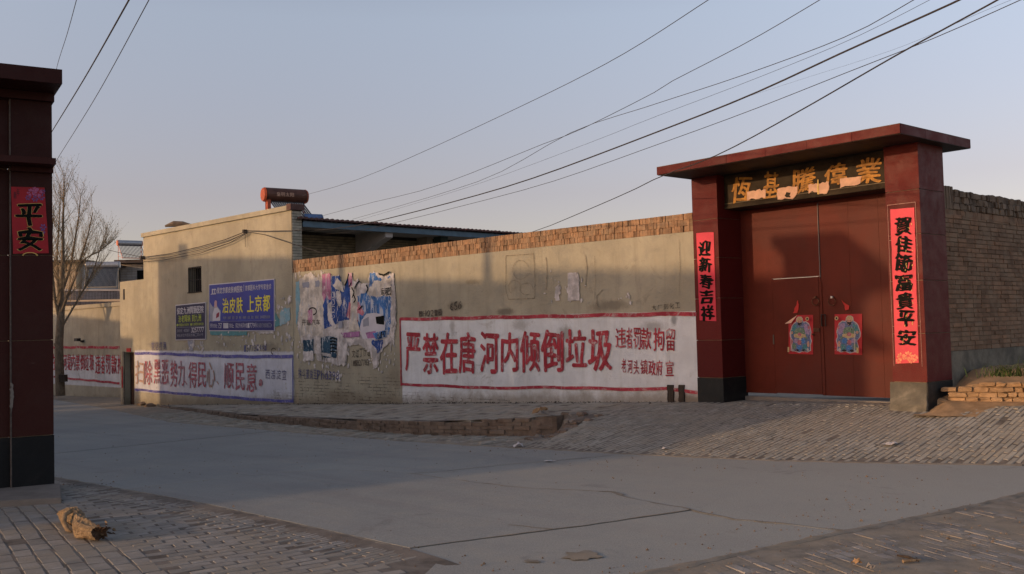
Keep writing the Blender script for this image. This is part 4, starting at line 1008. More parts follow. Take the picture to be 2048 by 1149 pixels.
bline(e, uv, '预约热线:', .02, .155, .055, .145, M['b_white'], .0, y=-.041)
bline(e, uv, '757 1111', .155, .32, .045, .155, M['b_white'], .02, y=-.041, gap=.15)
bline(e, uv, '院址:', .335, .425, .055, .145, M['b_white'], .0, y=-.041)
bline(e, uv, '保定市东风中路1779号', .43, .755, .05, .15, M['b_white'], .0, y=-.041)
bline(e, uv, '(省建行南侧路口)', .755, .975, .055, .145, M['b_dim'], .0, y=-.041)
dr = obj('doctor_picture', MB().prism(jag([uv(.01, .20), uv(.18, .20), uv(.19, .42), uv(.14, .52), (uv(.12, .58)), uv(.09, .58), uv(.07, .50), uv(.01, .62)], .008, .08, 3), -.0365, -.034), M['b_dim'], e)
link('coat', MB().prism([uv(.06, .21), uv(.185, .21), uv(.185, .40), uv(.14, .50), uv(.09, .49), uv(.06, .36)], -.0385, -.0365).mesh('coat', M['b_white']), dr)
link('face', MB().prism([uv(.088, .50), uv(.128, .50), uv(.132, .62), uv(.12, .655), uv(.10, .655), uv(.09, .62)], -.0395, -.0365).mesh('face', mat('printed_face', (.50, .33, .34), .08, 9, .7, 0)), dr)
link('folder', MB().prism([uv(.115, .26), uv(.165, .30), uv(.172, .40), uv(.125, .36)], -.0405, -.0385).mesh('folder', mat('printed_red_folder', (.25, .03, .06), .08, 9, .7, 0)), dr)
e, uv = billboard('small dark navy stomach clinic sign with white and green characters', 354, 412.5, 612, 679.5, 606.5, 678, M['bill_dark'])
bline(e, uv, '保定九洲胃肠医院', .04, .96, .735, .93, M['b_white'], .025)
bline(e, uv, '治老胃病', .09, .52, .50, .70, M['b_green'], .02); bline(e, uv, '到九洲', .56, .88, .50, .70, M['b_green'], .02)
bline(e, uv, '●中西医结合治胃病', .03, .47, .385, .46, M['b_green'], 0); bline(e, uv, '●无痛胃肠镜检查', .51, .96, .385, .46, M['b_green'], 0)
obj('print_bar', MB().prism([uv(.0, .345), uv(1, .345), uv(1, .352), uv(0, .352)], -.037, -.034), M['b_dim'], e)
bline(e, uv, '咨询热线', .04, .23, .21, .30, M['b_dim'], 0); bline(e, uv, '4006号', .28, .48, .21, .30, M['b_dim'], 0)
bline(e, uv, '3257777', .54, .97, .19, .33, M['b_white'], .02, slant=.15)
bline(e, uv, '地址保定市百花东路二四六号', .04, .95, .08, .16, M['b_dim'], 0)
# remnants of older notices around the billboards
scrap('notice_remnant', [(421, 662), (496, 663), (495, 671), (460, 672), (422, 670)], M['b_teal'], 'teal strip of an older notice below the large blue billboard', amp=.010)
scrap('notice_remnant', [(552, 625), (560, 640), (560, 652), (551, 655)], M['b_teal'], 'teal corner of an old notice right of the blue billboard', amp=.010)
scrap('notice_remnant', [(561, 626), (566, 618), (581, 615), (581, 640), (572, 648), (561, 652)], M['b_cyan'], 'torn pale cyan notice near the corner of the house', amp=.014)
scrap('notice_remnant', [(576, 598), (581, 590), (582, 606), (577, 610)], M['p_white'], 'small white paper scrap high beside the house corner', amp=.014)
scrap('notice_remnant', [(512, 663), (548, 663), (549, 667), (520, 668)], M['p_white'], 'thin white strip of torn paper under the right of the billboard', amp=.012)
scrap('notice_remnant', [(376, 681), (388, 681), (387, 700), (380, 703)], M['b_dim'], 'greyish flaking paper below the small navy sign', amp=.03)

residue(hs, 425, 590, 664, 700, 60, 8, -.017); residue(hs, 545, 586, 590, 650, 26, 9, -.017); residue(hs, 370, 410, 682, 702, 22, 10, -.017)

# --- doorway block left of the house
db = empty('doorway_wall', (A.x, A.y, 0), ROTW, label='lower plastered wall with narrow dark doorway left of the tall house', cat='wall')
dx1, dz1 = W(268, 705); dx0 = W(249.5, 705)[0]
XB0 = -20.22
cut_wall(XB0, XH0 - .003, 3.20, -.8, (dx0, dx1, -.8, dz1), .0, .30, M['house'], db)
obj('door', MB().box(dx0, dx1, .16, .20, -.45, dz1), mat('dark_brown_door_leaf', (.05, .028, .02), .3, 6, .7, .3, 30), db)
obj('door_jamb_trim', MB().box(dx0 - .10, dx0 - .0, -.03, -.002, -.4, dz1 + .02), M['cement'], db)
obj('red_tag', MB().box(W(254, 697)[0], W(262, 697)[0], -.02, -.002, W(254, 704)[1], W(254, 697)[1]), M['lamp_red'], db)
obj('red_paper_strip', MB().box(W(245.6, 740)[0], W(247.6, 740)[0], -.038, -.031, W(246, 776)[1], W(246, 733)[1]), M['paper_dark_red'], db)
obj('drain_slot', MB().box(W(246.5, 575)[0], W(249.5, 575)[0], -.012, -.002, W(247, 600)[1], W(247, 579)[1]), M['dark_iron'], db)

# --- wall further along the street
fw = empty('far_street_wall', (A.x, A.y, 0), ROTW, label='far stretch of plastered wall with red slogan behind the bare tree', cat='wall')
SF = 2.2
Wf = lambda x, y: W(x, y, SF)
poly_wall(-47, -20.0, 2.66, SF, SF + .24, -1.0, M['far_wall'], fw, step=1.2)
obj('coping', MB().box(-47, -20.0, SF - .05, SF + .28, 2.662, 2.80), M['far_wall'], fw)
stripe([(100, 696), (160, 695), (240, 695.5)], .09, SF - .016, Wf, 'border_line', M['s_red_line'], fw, 7)
stripe([(108, 754), (131, 757), (190, 762), (240, 767)], .075, SF - .016, Wf, 'border_line', M['s_red_line'], fw, 8)
fc = [('在', 104, 113), ('唐', 115, 125), ('河', 127, 134), ('堤', 135.5, 142), ('内', 143, 151), ('禁', 152.5, 160), ('倒', 161.5, 170), ('垃', 171, 178), ('圾', 179.5, 188.5), ('违', 191.5, 201), ('者', 202.5, 210), ('罚', 212, 221), ('款', 223.5, 234), ('拘', 236, 246)]
for i, (ch, x0, x1) in enumerate(fc):
    yt, yb = (709, 741) if i < 9 else (710, 748)
    mb = MB(); glyph_px(mb, ch, Wf, x0, x1, yt, yb, SF - .016, bold=.025, wob=.015, seed=i + 70); obj('painted_character', mb, M['s_red'], fw)
x_, z_ = Wf(165, 680)
sl = empty('street_lamp_head', (*(A + TW * -x_ + NW * (SF - .15)).xy, z_), ROTW, label='small dark floodlight on the far plastered wall', cat='lamp')
obj('housing', MB().box(-.10, .16, -.12, .02, -.05, .06), M['dark_iron'], sl); obj('bracket', MB().box(.12, .16, .02, .15, -.09, -.02), M['dark_iron'], sl)

# ================================================================== COURTYARD GATE
gt = empty('courtyard_gate', (A.x, A.y, 0), ROTG, label='tall red granite gateway with flat canopy and closed red steel doors', cat='gate')
ZT = 3.745
def clad_pillar(parent, x0, x1, y0, y1, zb, zt, seams, matl, basez, basem, faces='FLR', name='pillar', gap=.008, th=.014):
    core = obj(name, MB().box(x0 + th, x1 - th, y0 + th, y1 - th, zb, zt - .002), M['mortar'], parent)
    zs = [zb, basez] + [s for s in seams if basez < s < zt] + [zt]
    for i, (za, zc) in enumerate(zip(zs, zs[1:])):
        mm = basem if i == 0 else matl; za2, zc2 = za + gap / 2, zc - gap / 2; pr = .004 if i == 0 else 0
        if 'F' in faces: link('granite_slab', MB().box(x0 - pr, x1 + pr, y0 - pr, y0 + th - .001, za2, zc2).mesh('granite_slab', mm), core)
        if 'R' in faces: link('granite_slab', MB().box(x1 - th + .001, x1 + pr - .001, y0 + th, y1, za2, zc2).mesh('granite_slab', mm), core)
        if 'L' in faces: link('granite_slab', MB().box(x0 - pr + .001, x0 + th - .001, y0 + th, y1, za2, zc2).mesh('granite_slab', mm), core)
    return core
clad_pillar(gt, .0, .465, 0, .60, .15, ZT, [1.30, 1.92, 2.52, 3.10], M['red_stone'], .745, M['black_stone'])
p2 = clad_pillar(gt, 3.105, 3.555, 0, .66, .15, ZT, [1.36, 2.02, 2.60, 3.155], M['red_stone'], .755, M['black_stone'])
# bare cement foot of the right pillar, where the black slab has come off
cm = MB(); vs = []
for j in range(6):
    z = .30 + (.752 - .30) * j / 5; bul = .035 + .02 * math.sin(j * 1.1)
    for x, y in ((3.075, -bul), (3.25, -bul - .012), (3.42, -bul - .004), (3.548, -bul + .008), (3.552, .0), (3.075, .0)): vs.append(V((x + .006 * math.sin(j * 2 + x), y, z)))
fs = []
for j in range(5):
    for i in range(6): k = (i + 1) % 6; fs.append([j * 6 + i, j * 6 + k, (j + 1) * 6 + k, (j + 1) * 6 + i])
fs.append([30 + i for i in range(6)]); cm.add(vs, fs); link('cement_foot', cm.mesh('cement_foot', M['cement']), p2)
# old sticky-tape marks round the couplets
def tape(x0, x1, z0, z1, core, seed):
    mb = MB()
    for (a, b, c, d) in ((x0, x1, z1, z1 + .008), (x0, x0 + .006, z0, z1), (x1 - .006, x1, z0, z1), (x0, x1, z1 - .45, z1 - .442), (x0, x1, z0 + .5, z0 + .507)): mb.box(a, b, -.0035, -.0015, c, d)
    link('tape_mark', mb.mesh('tape_mark', tape_m), core)
tape_m = mat('old_tape_residue', (.26, .13, .11), .3, 20, .5, 0)
tape(3.125, 3.50, .95, 2.99, p2, 1)
# canopy
cn = obj('canopy', MB().box(-.035, 3.70, -.715, 1.095, ZT + .006, ZT + .10), M['mortar'], gt)
x = -.05
for i in range(6):
    xb = -.05 + (3.765 / 6) * (i + 1); link('fascia_slab', MB().box(x + .002, xb - .002, -.732, -.716, ZT, ZT + .112).mesh('fascia_slab', M['red_stone']), cn)
    link('soffit_panel', MB().box(x + .003, xb - .003, -.714, 1.10, ZT - .006, ZT + .004).mesh('soffit_panel', M['soffit']), cn); x = xb
for i in range(3):
    ya, yb_ = -.716 + 1.828 / 3 * i, -.716 + 1.828 / 3 * (i + 1); link('fascia_slab', MB().box(3.702, 3.716, ya + .002, yb_ - .002, ZT, ZT + .112).mesh('fascia_slab', M['red_stone']), cn)
    link('fascia_slab', MB().box(-.052, -.037, ya + .002, yb_ - .002, ZT, ZT + .112).mesh('fascia_slab', M['red_stone']), cn)
link('canopy_top', MB().box(-.05, 3.715, -.73, 1.11, ZT + .1125, ZT + .118).mesh('canopy_top', M['cement']), cn)
# lintel behind the name board
obj('lintel', MB().box(.468, 3.102, .20, .62, 3.235, ZT - .012), M['soffit'], gt)
# doors
SD = .56
def leaf(x0, x1, nm, wicket):
    d = obj('door_leaf', MB(), M['door'], gt) if False else None
    mb = MB()
    if wicket:
        wx0_, wx1_, wz_ = .985, x1 - .035, 2.17
        mb.box(x0, wx0_ - .004, SD, SD + .04, .50, 3.30).box(wx0_ - .004, wx1_ + .004, SD, SD + .04, wz_ + .006, 3.30).box(wx1_ + .004, x1, SD, SD + .04, .50, 3.30)
    else: mb.box(x0, x1, SD, SD + .04, .50, 3.30)
    d = obj('door_leaf', mb, M['door'], gt)
    if wicket:
        w_ = link('wicket_door', MB().box(wx0_, wx1_, SD - .003, SD + .038, .51, wz_).mesh('wicket_door', M['door']), d)
        link('hinge', MB().tube([(wx0_ - .003, SD - .012, 1.22), (wx0_ - .003, SD - .012, 1.36)], .010).mesh('hinge', M['cement']), d)
        link('drip_strip', MB().box(wx0_, wx1_ + .03, SD - .010, SD - .0, wz_ + .006, wz_ + .015).mesh('drip_strip', mat('pale_strip', (.20, .11, .09), .2, 9, .6, 0)), d)
    for k in range(2):                       # folded sheet seams
        xs_ = x0 + (x1 - x0) * (k + 1) / 3
        if not wicket: link('sheet_seam', MB().box(xs_ - .003, xs_ + .003, SD - .003, SD, .50, 3.28).mesh('sheet_seam', M['door']), d)
    return d
SX = 1.79
dl = leaf(.44, SX - .006, 'l', True); dr_ = leaf(SX + .006, 3.13, 'r', False)
link('meeting_bar', MB().box(SX - .02, SX + .014, SD - .012, SD - .0, .52, 2.1).mesh('meeting_bar', M['door']), dl)
link('painted_lit_seam', MB().box(SX - .008, SX - .001, SD - .016, SD - .0, 2.16, 3.20).mesh('painted_lit_seam', mat('lit_seam_tone', (.22, .20, .19), .2, 9, .6, 0)), dl)  # pale strip gives the door seam its sunlit look by colour
def ring(cx, cz, r_, t_, y, par, nm, mm):
    pts = [(cx + r_ * math.cos(2 * math.pi * i / 16), y, cz + r_ * math.sin(2 * math.pi * i / 16)) for i in range(17)]
    return link(nm, MB().tube(pts, t_, 6).mesh(nm, mm, True), par)
for px_, par in ((1633, dl), (1666, dr_)):
    x, z = G(px_, 602, SD); ring(x, z - .01, .055, .006, SD - .03, par, 'ring_handle', M['rust']); link('handle_boss', MB().box(x - .015, x + .015, SD - .04, SD, z + .035, z + .065).mesh('handle_boss', M['steel'] if px_ > 1640 else M['rust']), par)
x, z = G(1649, 641, SD)
link('hasp', MB().tube([(x - .03, SD - .03, z + .08), (x - .03, SD - .03, z - .08), (x + .03, SD - .03, z - .08), (x + .03, SD - .03, z + .08), (x - .03, SD - .03, z + .08)], .008, 6).mesh('hasp', M['dark_iron']), dl)
x, z = G(1634, 661, SD); link('lock_plate', MB().box(x - .05, x + .05, SD - .02, SD, z - .02, z + .03).box(x - .06, x - .04, SD - .04, SD, z - .07, z - .045).mesh('lock_plate', M['rust']), dl)
for pts, par in (([(1597, 601), (1587, 627), (1596, 626), (1599, 610)], dl), ([(1684, 600), (1692, 608), (1700, 612), (1699, 620), (1692, 621), (1690, 612)], dr_)):
    link('red_ribbon', MB().prism(jag([G(px_, py_, SD) for px_, py_ in pts], .006, .03, 4), SD - .016, SD - .010).mesh('red_ribbon', M['lamp_red']), par)
# void and ground seen through the gap under the doors
obj('threshold', MB().box(.46, 3.11, SD - .04, SD + .12, .2, .452), M['plinth'], gt)

# name board
SS = .175
Gs = lambda x, y: G(x, y, SS)
nb = empty('name_board', (A.x, A.y, 0), ROTG, label='dark name board over the gate with five faded gold characters', cat='sign')
b0, b1, bz0, bz1 = .470, 3.100, 3.262, 3.735
obj('board', MB().box(b0, b1, SS + .004, SS + .022, bz0, bz1), M['sign_board'], nb)
obj('frame_strip', MB().box(b0, b1, SS - .014, SS + .02, bz0 - .022, bz0 + .006), M['sign_board'], nb)
obj('frame_strip', MB().box(b0, b1, SS - .006, SS + .003, bz0 + .05, bz0 + .058), mat('tarnished_trim', (.13, .10, .05), .3, 10, .5, .2, 30), nb)
nc = [('恆', 1464, 1503, 357, 407, 350, 400), ('基', 1527, 1558, 347, 399, 343, 392), ('騰', 1584, 1630, 340, 388, 334, 380), ('偉', 1650, 1694, 332, 374, 326, 368), ('業', 1712, 1763, 322, 372, 314, 364)]
for i, (ch, x0, x1, yt, yb, ytr, ybr) in enumerate(nc):
    mb = MB(); glyph_px(mb, ch, Gs, x0, x1, yt, yb, SS - .006, ytr, ybr, bold=.028, wob=.045, seed=i + 3, slant=.12); obj('gold_character', mb, M['sign_gold'], nb)
for i, pl_ in enumerate(([(1495, 384), (1532, 379), (1532, 396), (1524, 397), (1512, 399), (1504, 397), (1497, 402)], [(1555, 377), (1596, 373), (1594, 392), (1586, 399), (1570, 397), (1556, 400)],
                         [(1617, 370), (1660, 364), (1659, 380), (1654, 388), (1640, 388), (1626, 384), (1618, 388)], [(1681, 358), (1723, 353), (1722, 368), (1710, 372), (1695, 373), (1680, 377)])):
    o = obj('paper_slip', MB().prism(jag([Gs(*p) for p in pl_], .010, .035, 30 + i), SS - .014, SS - .010), M['slip'], None, (A.x, A.y, 0), ROTG)
    tag(o, ('torn pink paper slip between the first and second gold characters', 'torn pink paper slip with a black smudge below the second gold character', 'torn pink paper slip with a painted sliver of sunlight under the middle of the name board', 'torn pink paper slip left of the last gold character')[i], 'paper', 'torn paper slips on the name board')
    if i == 1: link('ink_smudge', MB().prism(jag([Gs(*p) for p in ((1570, 392), (1574, 385), (1583, 386), (1580, 391), (1583, 395), (1574, 396))], .006, .02, 4), SS - .016, SS - .0142).mesh('ink_smudge', M['sign_board']), o)
    if i == 2: link('painted_sun_sliver', MB().prism(jag([Gs(*p) for p in ((1636.5, 360), (1638, 360), (1639.5, 389), (1636, 389))], .003, .03, 5), SS - .02, SS - .0145).mesh('painted_sun_sliver', M['gold']), o)  # gold strip painted as a sliver of sunlight across the slip

# couplets
def couplet(label, fn, TL, TR, BR, BL, chars, y0, loc, rz, matl, cat='couplet', gold=False, wob=.075, bold=.066):
    e = empty('paper_couplet', loc, rz, label=label, cat=cat)
    q = jag([fn(*BL), fn(*BR), fn(*TR), fn(*TL)], .0025, .10, 9)
    obj('paper', MB().prism(q, y0 - .004, y0), matl, e)
    for i, (ch, box) in enumerate(chars):
        if gold:
            mb = MB(); glyph_px(mb, ch, fn, *[box[0] - .8, box[1] + .8, box[2] - .8, box[3] + .8], y0 - .0055, bold=bold + .012, wob=wob, seed=i + 2); obj('gold_outline', mb, M['gold'], e)
        mb = MB(); glyph_px(mb, ch, fn, *box, y0 - .0072, bold=bold, wob=wob, seed=i + 2); obj('character', mb, M['ink'], e)
    return e
couplet('long red couplet with five black characters on the left gate pillar', G, (1393, 467), (1428, 465), (1433, 643), (1400, 641),
        [('迎', (1399, 1421, 482, 512)), ('新', (1400, 1423, 516, 544)), ('春', (1401, 1426, 549, 577)), ('吉', (1402, 1427, 580, 608)), ('祥', (1404, 1428, 612, 641))], -.004, (A.x, A.y, 0), ROTG, M['paper_red'])
e = couplet('long red couplet with seven black characters on the right gate pillar', G, (1781, 419), (1829, 416), (1838, 726), (1792, 728),
        [('賀', (1791, 1822, 434, 470)), ('佳', (1792, 1824, 474, 505)), ('節', (1793, 1825, 509, 544)), ('富', (1793, 1825, 549, 583)), ('貴', (1795, 1827, 587, 618)), ('平', (1797, 1829, 621, 655)), ('安', (1798, 1831, 660, 692))], -.004, (A.x, A.y, 0), ROTG, M['paper_red'])
# gold lotus print at the foot of the right couplet and glints beside the strokes
lb = MB(); rr = random.Random(3)
def flower(mb, fn, cx, cy, r_, y, n=7, seed=1):
    rq = random.Random(seed)
    for k in range(n):
        a0 = 2 * math.pi * k / n + rq.uniform(-.2, .2)
        pts = [(cx + r_ * .15 * math.cos(a0), cy + r_ * .15 * math.sin(a0)), (cx + r_ * .75 * math.cos(a0 - .32), cy + r_ * .75 * math.sin(a0 - .32)), (cx + r_ * math.cos(a0), cy + r_ * math.sin(a0)), (cx + r_ * .75 * math.cos(a0 + .32), cy + r_ * .75 * math.sin(a0 + .32))]
        mb.prism([fn(*p) for p in pts], y - .0008 - k * .0001, y)
for cx_, cy_, r_ in ((1803, 714, 9), (1817, 712, 10), (1830, 716, 8), (1798, 722, 6), (1824, 721, 7)): flower(lb, G, cx_, cy_, r_, -.0085, 8, int(cx_))
obj('lotus_print', lb, mat('coral_gold_print', (.66, .22, .12), .25, 30, .5, 0), e)
gl = MB()
for k in range(46):
    cx_ = rr.uniform(1797, 1826); cy_ = rr.choice([452, 490, 526, 566, 602, 638, 676]) + rr.uniform(-14, 14)
    L_ = rr.uniform(2, 5); a_ = rr.choice((1.4, 1.2, 1.7, .4)); pts = [(cx_, cy_), (cx_ + .9, cy_ + .3), (cx_ + .9 + L_ * math.cos(a_), cy_ + L_ * math.sin(a_)), (cx_ + L_ * math.cos(a_), cy_ + L_ * math.sin(a_))]
    gl.prism([G(*p) for p in pts], -.0128, -.0118)
obj('gold_glints', gl, M['gold'], e)['kind'] = 'stuff'

# door pictures: a plain bearded guardian in robes on red paper
def guardian(label, px0, px1, py0, py1, flip, loc, pos):
    g = empty('door_picture', loc, ROTG, label=label, cat='poster', group='printed guardians on the gate doors')
    def q(u, v):
        if flip: u = 1 - u
        a = G(px0, py1, SD); b = G(px1, py1 + 1.5, SD); c = G(px1, py0, SD); d = G(px0, py0 + 1, SD)
        return ((a[0] * (1 - u) + b[0] * u) * v + (d[0] * (1 - u) + c[0] * u) * (1 - v), (a[1] * (1 - u) + b[1] * u) * v + (d[1] * (1 - u) + c[1] * u) * (1 - v))
    Y = SD - .008
    corner = [(0, 1), (1, 1), (1, 0), (0, 0)] if not flip else [(0, 1), (1, 1), (1, 0), (0, 0)]
    if pos == 'l': corner = [(0, 1), (1, 1), (1, 0), (.36, 0), (0, .20)]
    obj('red_sheet', MB().prism([q(u if not (pos == 'l' and flip) else u, v) for u, v in corner], Y - .002, Y), M['paper_dark_red'], g)
    if pos == 'l':
        mb = MB(); a, b, c = q(.36, 0), q(0, .20), q(.05, .17)
        mb.add([V((a[0], Y - .004, a[1])), V((b[0] - .02, Y - .07, b[1] - .01)), V((c[0] + .05, Y - .05, c[1] - .02))], [[0, 1, 2]]); obj('curled_corner', mb, M['slip'], g)
    lay = [0]
    def shape(nm, pts, mm, dy=None):
        lay[0] += 1; y = Y - .002 - lay[0] * .0004; mb = MB(); mb.prism([q(u, v) for u, v in pts], y - .0004, y); return obj(nm, mb, mm, g)
    def ell(cx, cy, rx, ry, n=14): return [(cx + rx * math.cos(2 * math.pi * i / n), cy + ry * math.sin(2 * math.pi * i / n)) for i in range(n)]
    def blob(pts, k, s):
        rr = random.Random(s); return [(u + rr.uniform(-k, k), v + rr.uniform(-k, k) * .6) for u, v in pts]
    outline = [(.10, .34), (.14, .26), (.22, .20), (.30, .17), (.32, .08), (.40, .04), (.52, .04), (.58, .09), (.60, .17), (.72, .16), (.84, .22), (.90, .33), (.93, .44), (.90, .55), (.95, .66), (.90, .78), (.92, .90), (.78, .95), (.60, .93), (.44, .97), (.28, .94), (.14, .93), (.12, .80), (.18, .66), (.06, .56), (.05, .46)]
    shape('figure_outline', outline, pc['line'])
    shape('robe', [(u * .93 + .035, v * .95 + .03) for u, v in outline], pc['blue'])
    shape('sleeve', blob([(.10, .40), (.24, .25), (.34, .24), (.30, .40), (.18, .52), (.10, .48)], .01, 1), pc['teal'])
    shape('sleeve', blob([(.62, .22), (.80, .24), (.88, .40), (.84, .52), (.70, .46), (.62, .34)], .01, 2), pc['lilac'])
    shape('head_dress', ell(.45, .13, .12, .085), pc['gold'])
    shape('face', ell(.46, .17, .085, .055), pc['skin'])
    shape('beard', [(.37, .18), (.46, .20), (.55, .18), (.54, .25), (.47, .29), (.39, .25)], pc['black'])
    shape('brow', [(.39, .145), (.45, .155), (.45, .165), (.39, .157)], pc['black']); shape('brow', [(.48, .155), (.54, .145), (.54, .157), (.48, .165)], pc['black'])
    shape('breast_plate', blob([(.28, .36), (.46, .31), (.64, .35), (.70, .46), (.56, .56), (.38, .56), (.26, .48)], .008, 3), pc['green'])
    shape('belt', blob([(.22, .50), (.46, .47), (.72, .50), (.70, .56), (.46, .60), (.24, .57)], .008, 4), pc['gold'])
    shape('belt_mask', ell(.46, .50, .08, .05), pc['rose'])
    for k, (u, v, rx, ry, c_) in enumerate(((.30, .66, .09, .06, 'lilac'), (.62, .66, .10, .07, 'blue2'), (.45, .70, .08, .07, 'rose'), (.24, .80, .08, .08, 'green'), (.46, .83, .10, .07, 'blue2'), (.68, .82, .10, .08, 'teal'), (.82, .74, .05, .08, 'skin'), (.36, .90, .08, .03, 'black'), (.64, .90, .08, .03, 'black'), (.80, .88, .05, .04, 'line'), (.20, .91, .05, .03, 'line'), (.84, .32, .04, .05, 'rose'), (.16, .45, .05, .04, 'skin'), (.50, .62, .05, .025, 'line'), (.74, .58, .05, .03, 'green'))):
        shape('robe_fold', ell(u, v, rx, ry, 9), pc[c_])
    rr = random.Random(7 if flip else 4)
    for k in range(110):
        u, v = rr.uniform(.12, .88), rr.uniform(.20, .93); a = rr.uniform(0, 3.1); L_ = rr.uniform(.03, .07)
        du_, dv_ = L_ * math.cos(a), L_ * math.sin(a) * .6
        shape('robe_line', [(u, v), (u + du_, v + dv_), (u + du_ + .008, v + dv_ + .008), (u + .008, v + .010)], pc[rr.choice(('line', 'line', 'line', 'black', 'lilac', 'teal', 'gold', 'blue', 'skin'))])
    shape('sword', [(.17, .42), (.20, .42), (.21, .92), (.18, .92)], pc['line'])
    shape('seal', ell(.85, .10, .07, .05, 10), pc['gold']); shape('seal_mark', ell(.85, .10, .035, .03, 6), pc['black'])
    shape('cartouche', [(.05, .82), (.12, .82), (.12, .95), (.05, .95)], pc['gold'])
pc = {'line': mat('pale_print_line', (.40, .37, .38), .1, 9, .6, 0), 'blue': mat('muted_blue_print', (.11, .15, .27), .4, 60, .6, 0, None), 'blue2': mat('bright_blue_print', (.05, .17, .42), .2, 40, .6, 0),
      'teal': mat('teal_robe_print', (.05, .19, .22), .3, 40, .6, 0), 'lilac': mat('lilac_print', (.26, .20, .34), .3, 40, .6, 0), 'gold': mat('buff_print', (.42, .33, .17), .2, 40, .6, 0), 'skin': mat('flesh_print', (.44, .26, .20), .15, 40, .6, 0),
      'black': mat('black_print', (.015, .015, .02), .2, 9, .6, 0), 'green': mat('green_print', (.12, .20, .14), .4, 50, .6, 0), 'rose': mat('rose_print', (.36, .12, .16), .2, 40, .6, 0)}
guardian('red door picture of a robed guardian with a curled corner, left door', 1578, 1627, 630, 708, False, (A.x, A.y, 0), 'l')
guardian('red door picture of a robed guardian lying flat, right door', 1670, 1725, 628, 709, True, (A.x, A.y, 0), 'r')

# ================================================================== BRICK SIDE WALL of the courtyard (recedes behind the right pillar)
OW = A + TG * 3.53
bw = empty('brick_side_wall', (OW.x, OW.y, 0), ROTS, label='bare brick courtyard wall behind the right gate pillar, with rendered foot', cat='wall')
Sx = lambda x, y: ((lambda P: ((P - OW).dot(NG), P.z))(onplane(x, y, OW, TG)))
obj('brick_core', MB().box(.68, 9, .012, .24, 0, 2.955), M['mortar'], bw)
rr = random.Random(31); sp_ = []; stf = MB()
z = 1.115; c = 0
while z < 2.86:
    x = .685 - (.12 if c % 2 else 0) + rr.uniform(-.02, 0)
    while x < 8.9:
        L_ = .115 if rr.random() < .28 else .236
        xa = max(x, .685); xb = x + L_
        if xb - xa > .05: sp_.append((xa, xb, z, rr.uniform(-.003, .006), rr.randrange(5)))
        x = xb + .009
    z += .0615; c += 1
x = .69
while x < 8.9:
    sp_.append((x, x + .112, 2.862, rr.uniform(-.002, .006), rr.randrange(5), .088)); x += .118
sp_.sort(key=lambda s: s[0])
vis = 0
for s_ in sp_:
    L_ = s_[1] - s_[0]; Lq = .236 if L_ > .2 else (.112 if L_ > .09 else .07); h_ = s_[5] if len(s_) > 5 else .0535
    me = brick_mesh(Lq, .11, h_, M['grey_brick'], .004, .003, s_[4]); Mx = Matrix.Translation(((s_[0] + s_[1]) / 2, .055 - s_[3], s_[2]))
    if vis < 300: o = link('brick', me, bw); o.matrix_local = Mx; vis += 1
    else: add_mesh_to(stf, me, Mx)
x = .70
while x < 8.9:        # rough loose bricks on top
    tall = x < .93
    if tall:
        me = brick_mesh(.058, .20, .30, M['old_brick'], .006, .006, rr.randrange(4)); Mx = Matrix.Translation((x + .03, .10, 2.955)) @ Matrix.Rotation(rr.uniform(-.07, -.02), 4, 'Y') @ Matrix.Rotation(rr.uniform(-.1, .1), 4, 'Z')
        o = link('loose_brick', me, bw); o.matrix_local = Mx; x += .07; continue
    for row in range(3):
        w_ = rr.choice((.055, .075, .11, .055)); me = brick_mesh(.062 + .03 * (w_ > .06) + .03 * (w_ > .1), .21, .086 + (.012 if row == 2 and rr.random() < .4 else 0), M['old_brick'], .010, .008, rr.randrange(5))
        Mx = Matrix.Translation((x + .035 + rr.uniform(-.02, .02), .10 + rr.uniform(-.025, .02), 2.956 + row * .085)) @ Matrix.Rotation(rr.uniform(-.06, .06), 4, 'Y') @ Matrix.Rotation(rr.uniform(-.1, .1), 4, 'Z')
        if x < 4.2: o = link('loose_brick', me, bw); o.matrix_local = Mx
        else: add_mesh_to(stf, me, Mx)
    x += .066 + rr.uniform(0, .035)
obj('far_bricks', stf, M['grey_brick'], bw)['kind'] = 'stuff'
pp = poly_wall(.66, 9, 1.112, -.022, .012, .1, M['cement'], bw, 'rendered_foot', .4, .006)

# earth bank with an edging of old bricks at the foot of that wall
def bankpt(px_, py_, z): return onplane(px_, py_, V((0, 0, z)), V((0, 0, 1)))
ba = bankpt(1904, 799, .535); bb = bankpt(2048, 799, .545); bdir = (bb - ba); bdir.z = 0; blen = bdir.length; bdir.normalize(); bn = V((-bdir.y, bdir.x, 0))
bk = empty('earth_bank', (ba.x, ba.y, .535), math.atan2(bdir.y, bdir.x), label='low sandy bank held by crumbling orange bricks right of the gate', cat='bank')
rr = random.Random(77)
for c in range(5):
    x = -.02 + rr.uniform(-.1, 0)
    while x < 4.0:
        L_ = rr.choice((.09, .12, .20, .15, .17)); prob = (.99, .97, .93, .7, .2)[c]
        hi_ok = c < 3 + (x > .15) + (x > .7)
        if rr.random() < prob and hi_ok:
            me = brick_mesh(L_, .11, .055, M['bank_brick'], .010, .011, rr.randrange(9)); o = link('brick', me, bk)
            o.matrix_local = Matrix.Translation((x + L_ / 2, .05 + rr.uniform(-.02, .02) + c * .008, -.03 + c * .062 + rr.uniform(-.004, .004))) @ Matrix.Rotation(rr.gauss(0, .06), 4, 'Z') @ Matrix.Rotation(rr.gauss(0, .03), 4, 'Y')
        x += L_ + rr.uniform(.004, .02)
sm_ = MB(); nx = 60; ysl = [-.55, -.40, -.28, -.16, -.05, .02, .075] + [.14 + .12 * k for k in range(26)]; ny = len(ysl) - 1
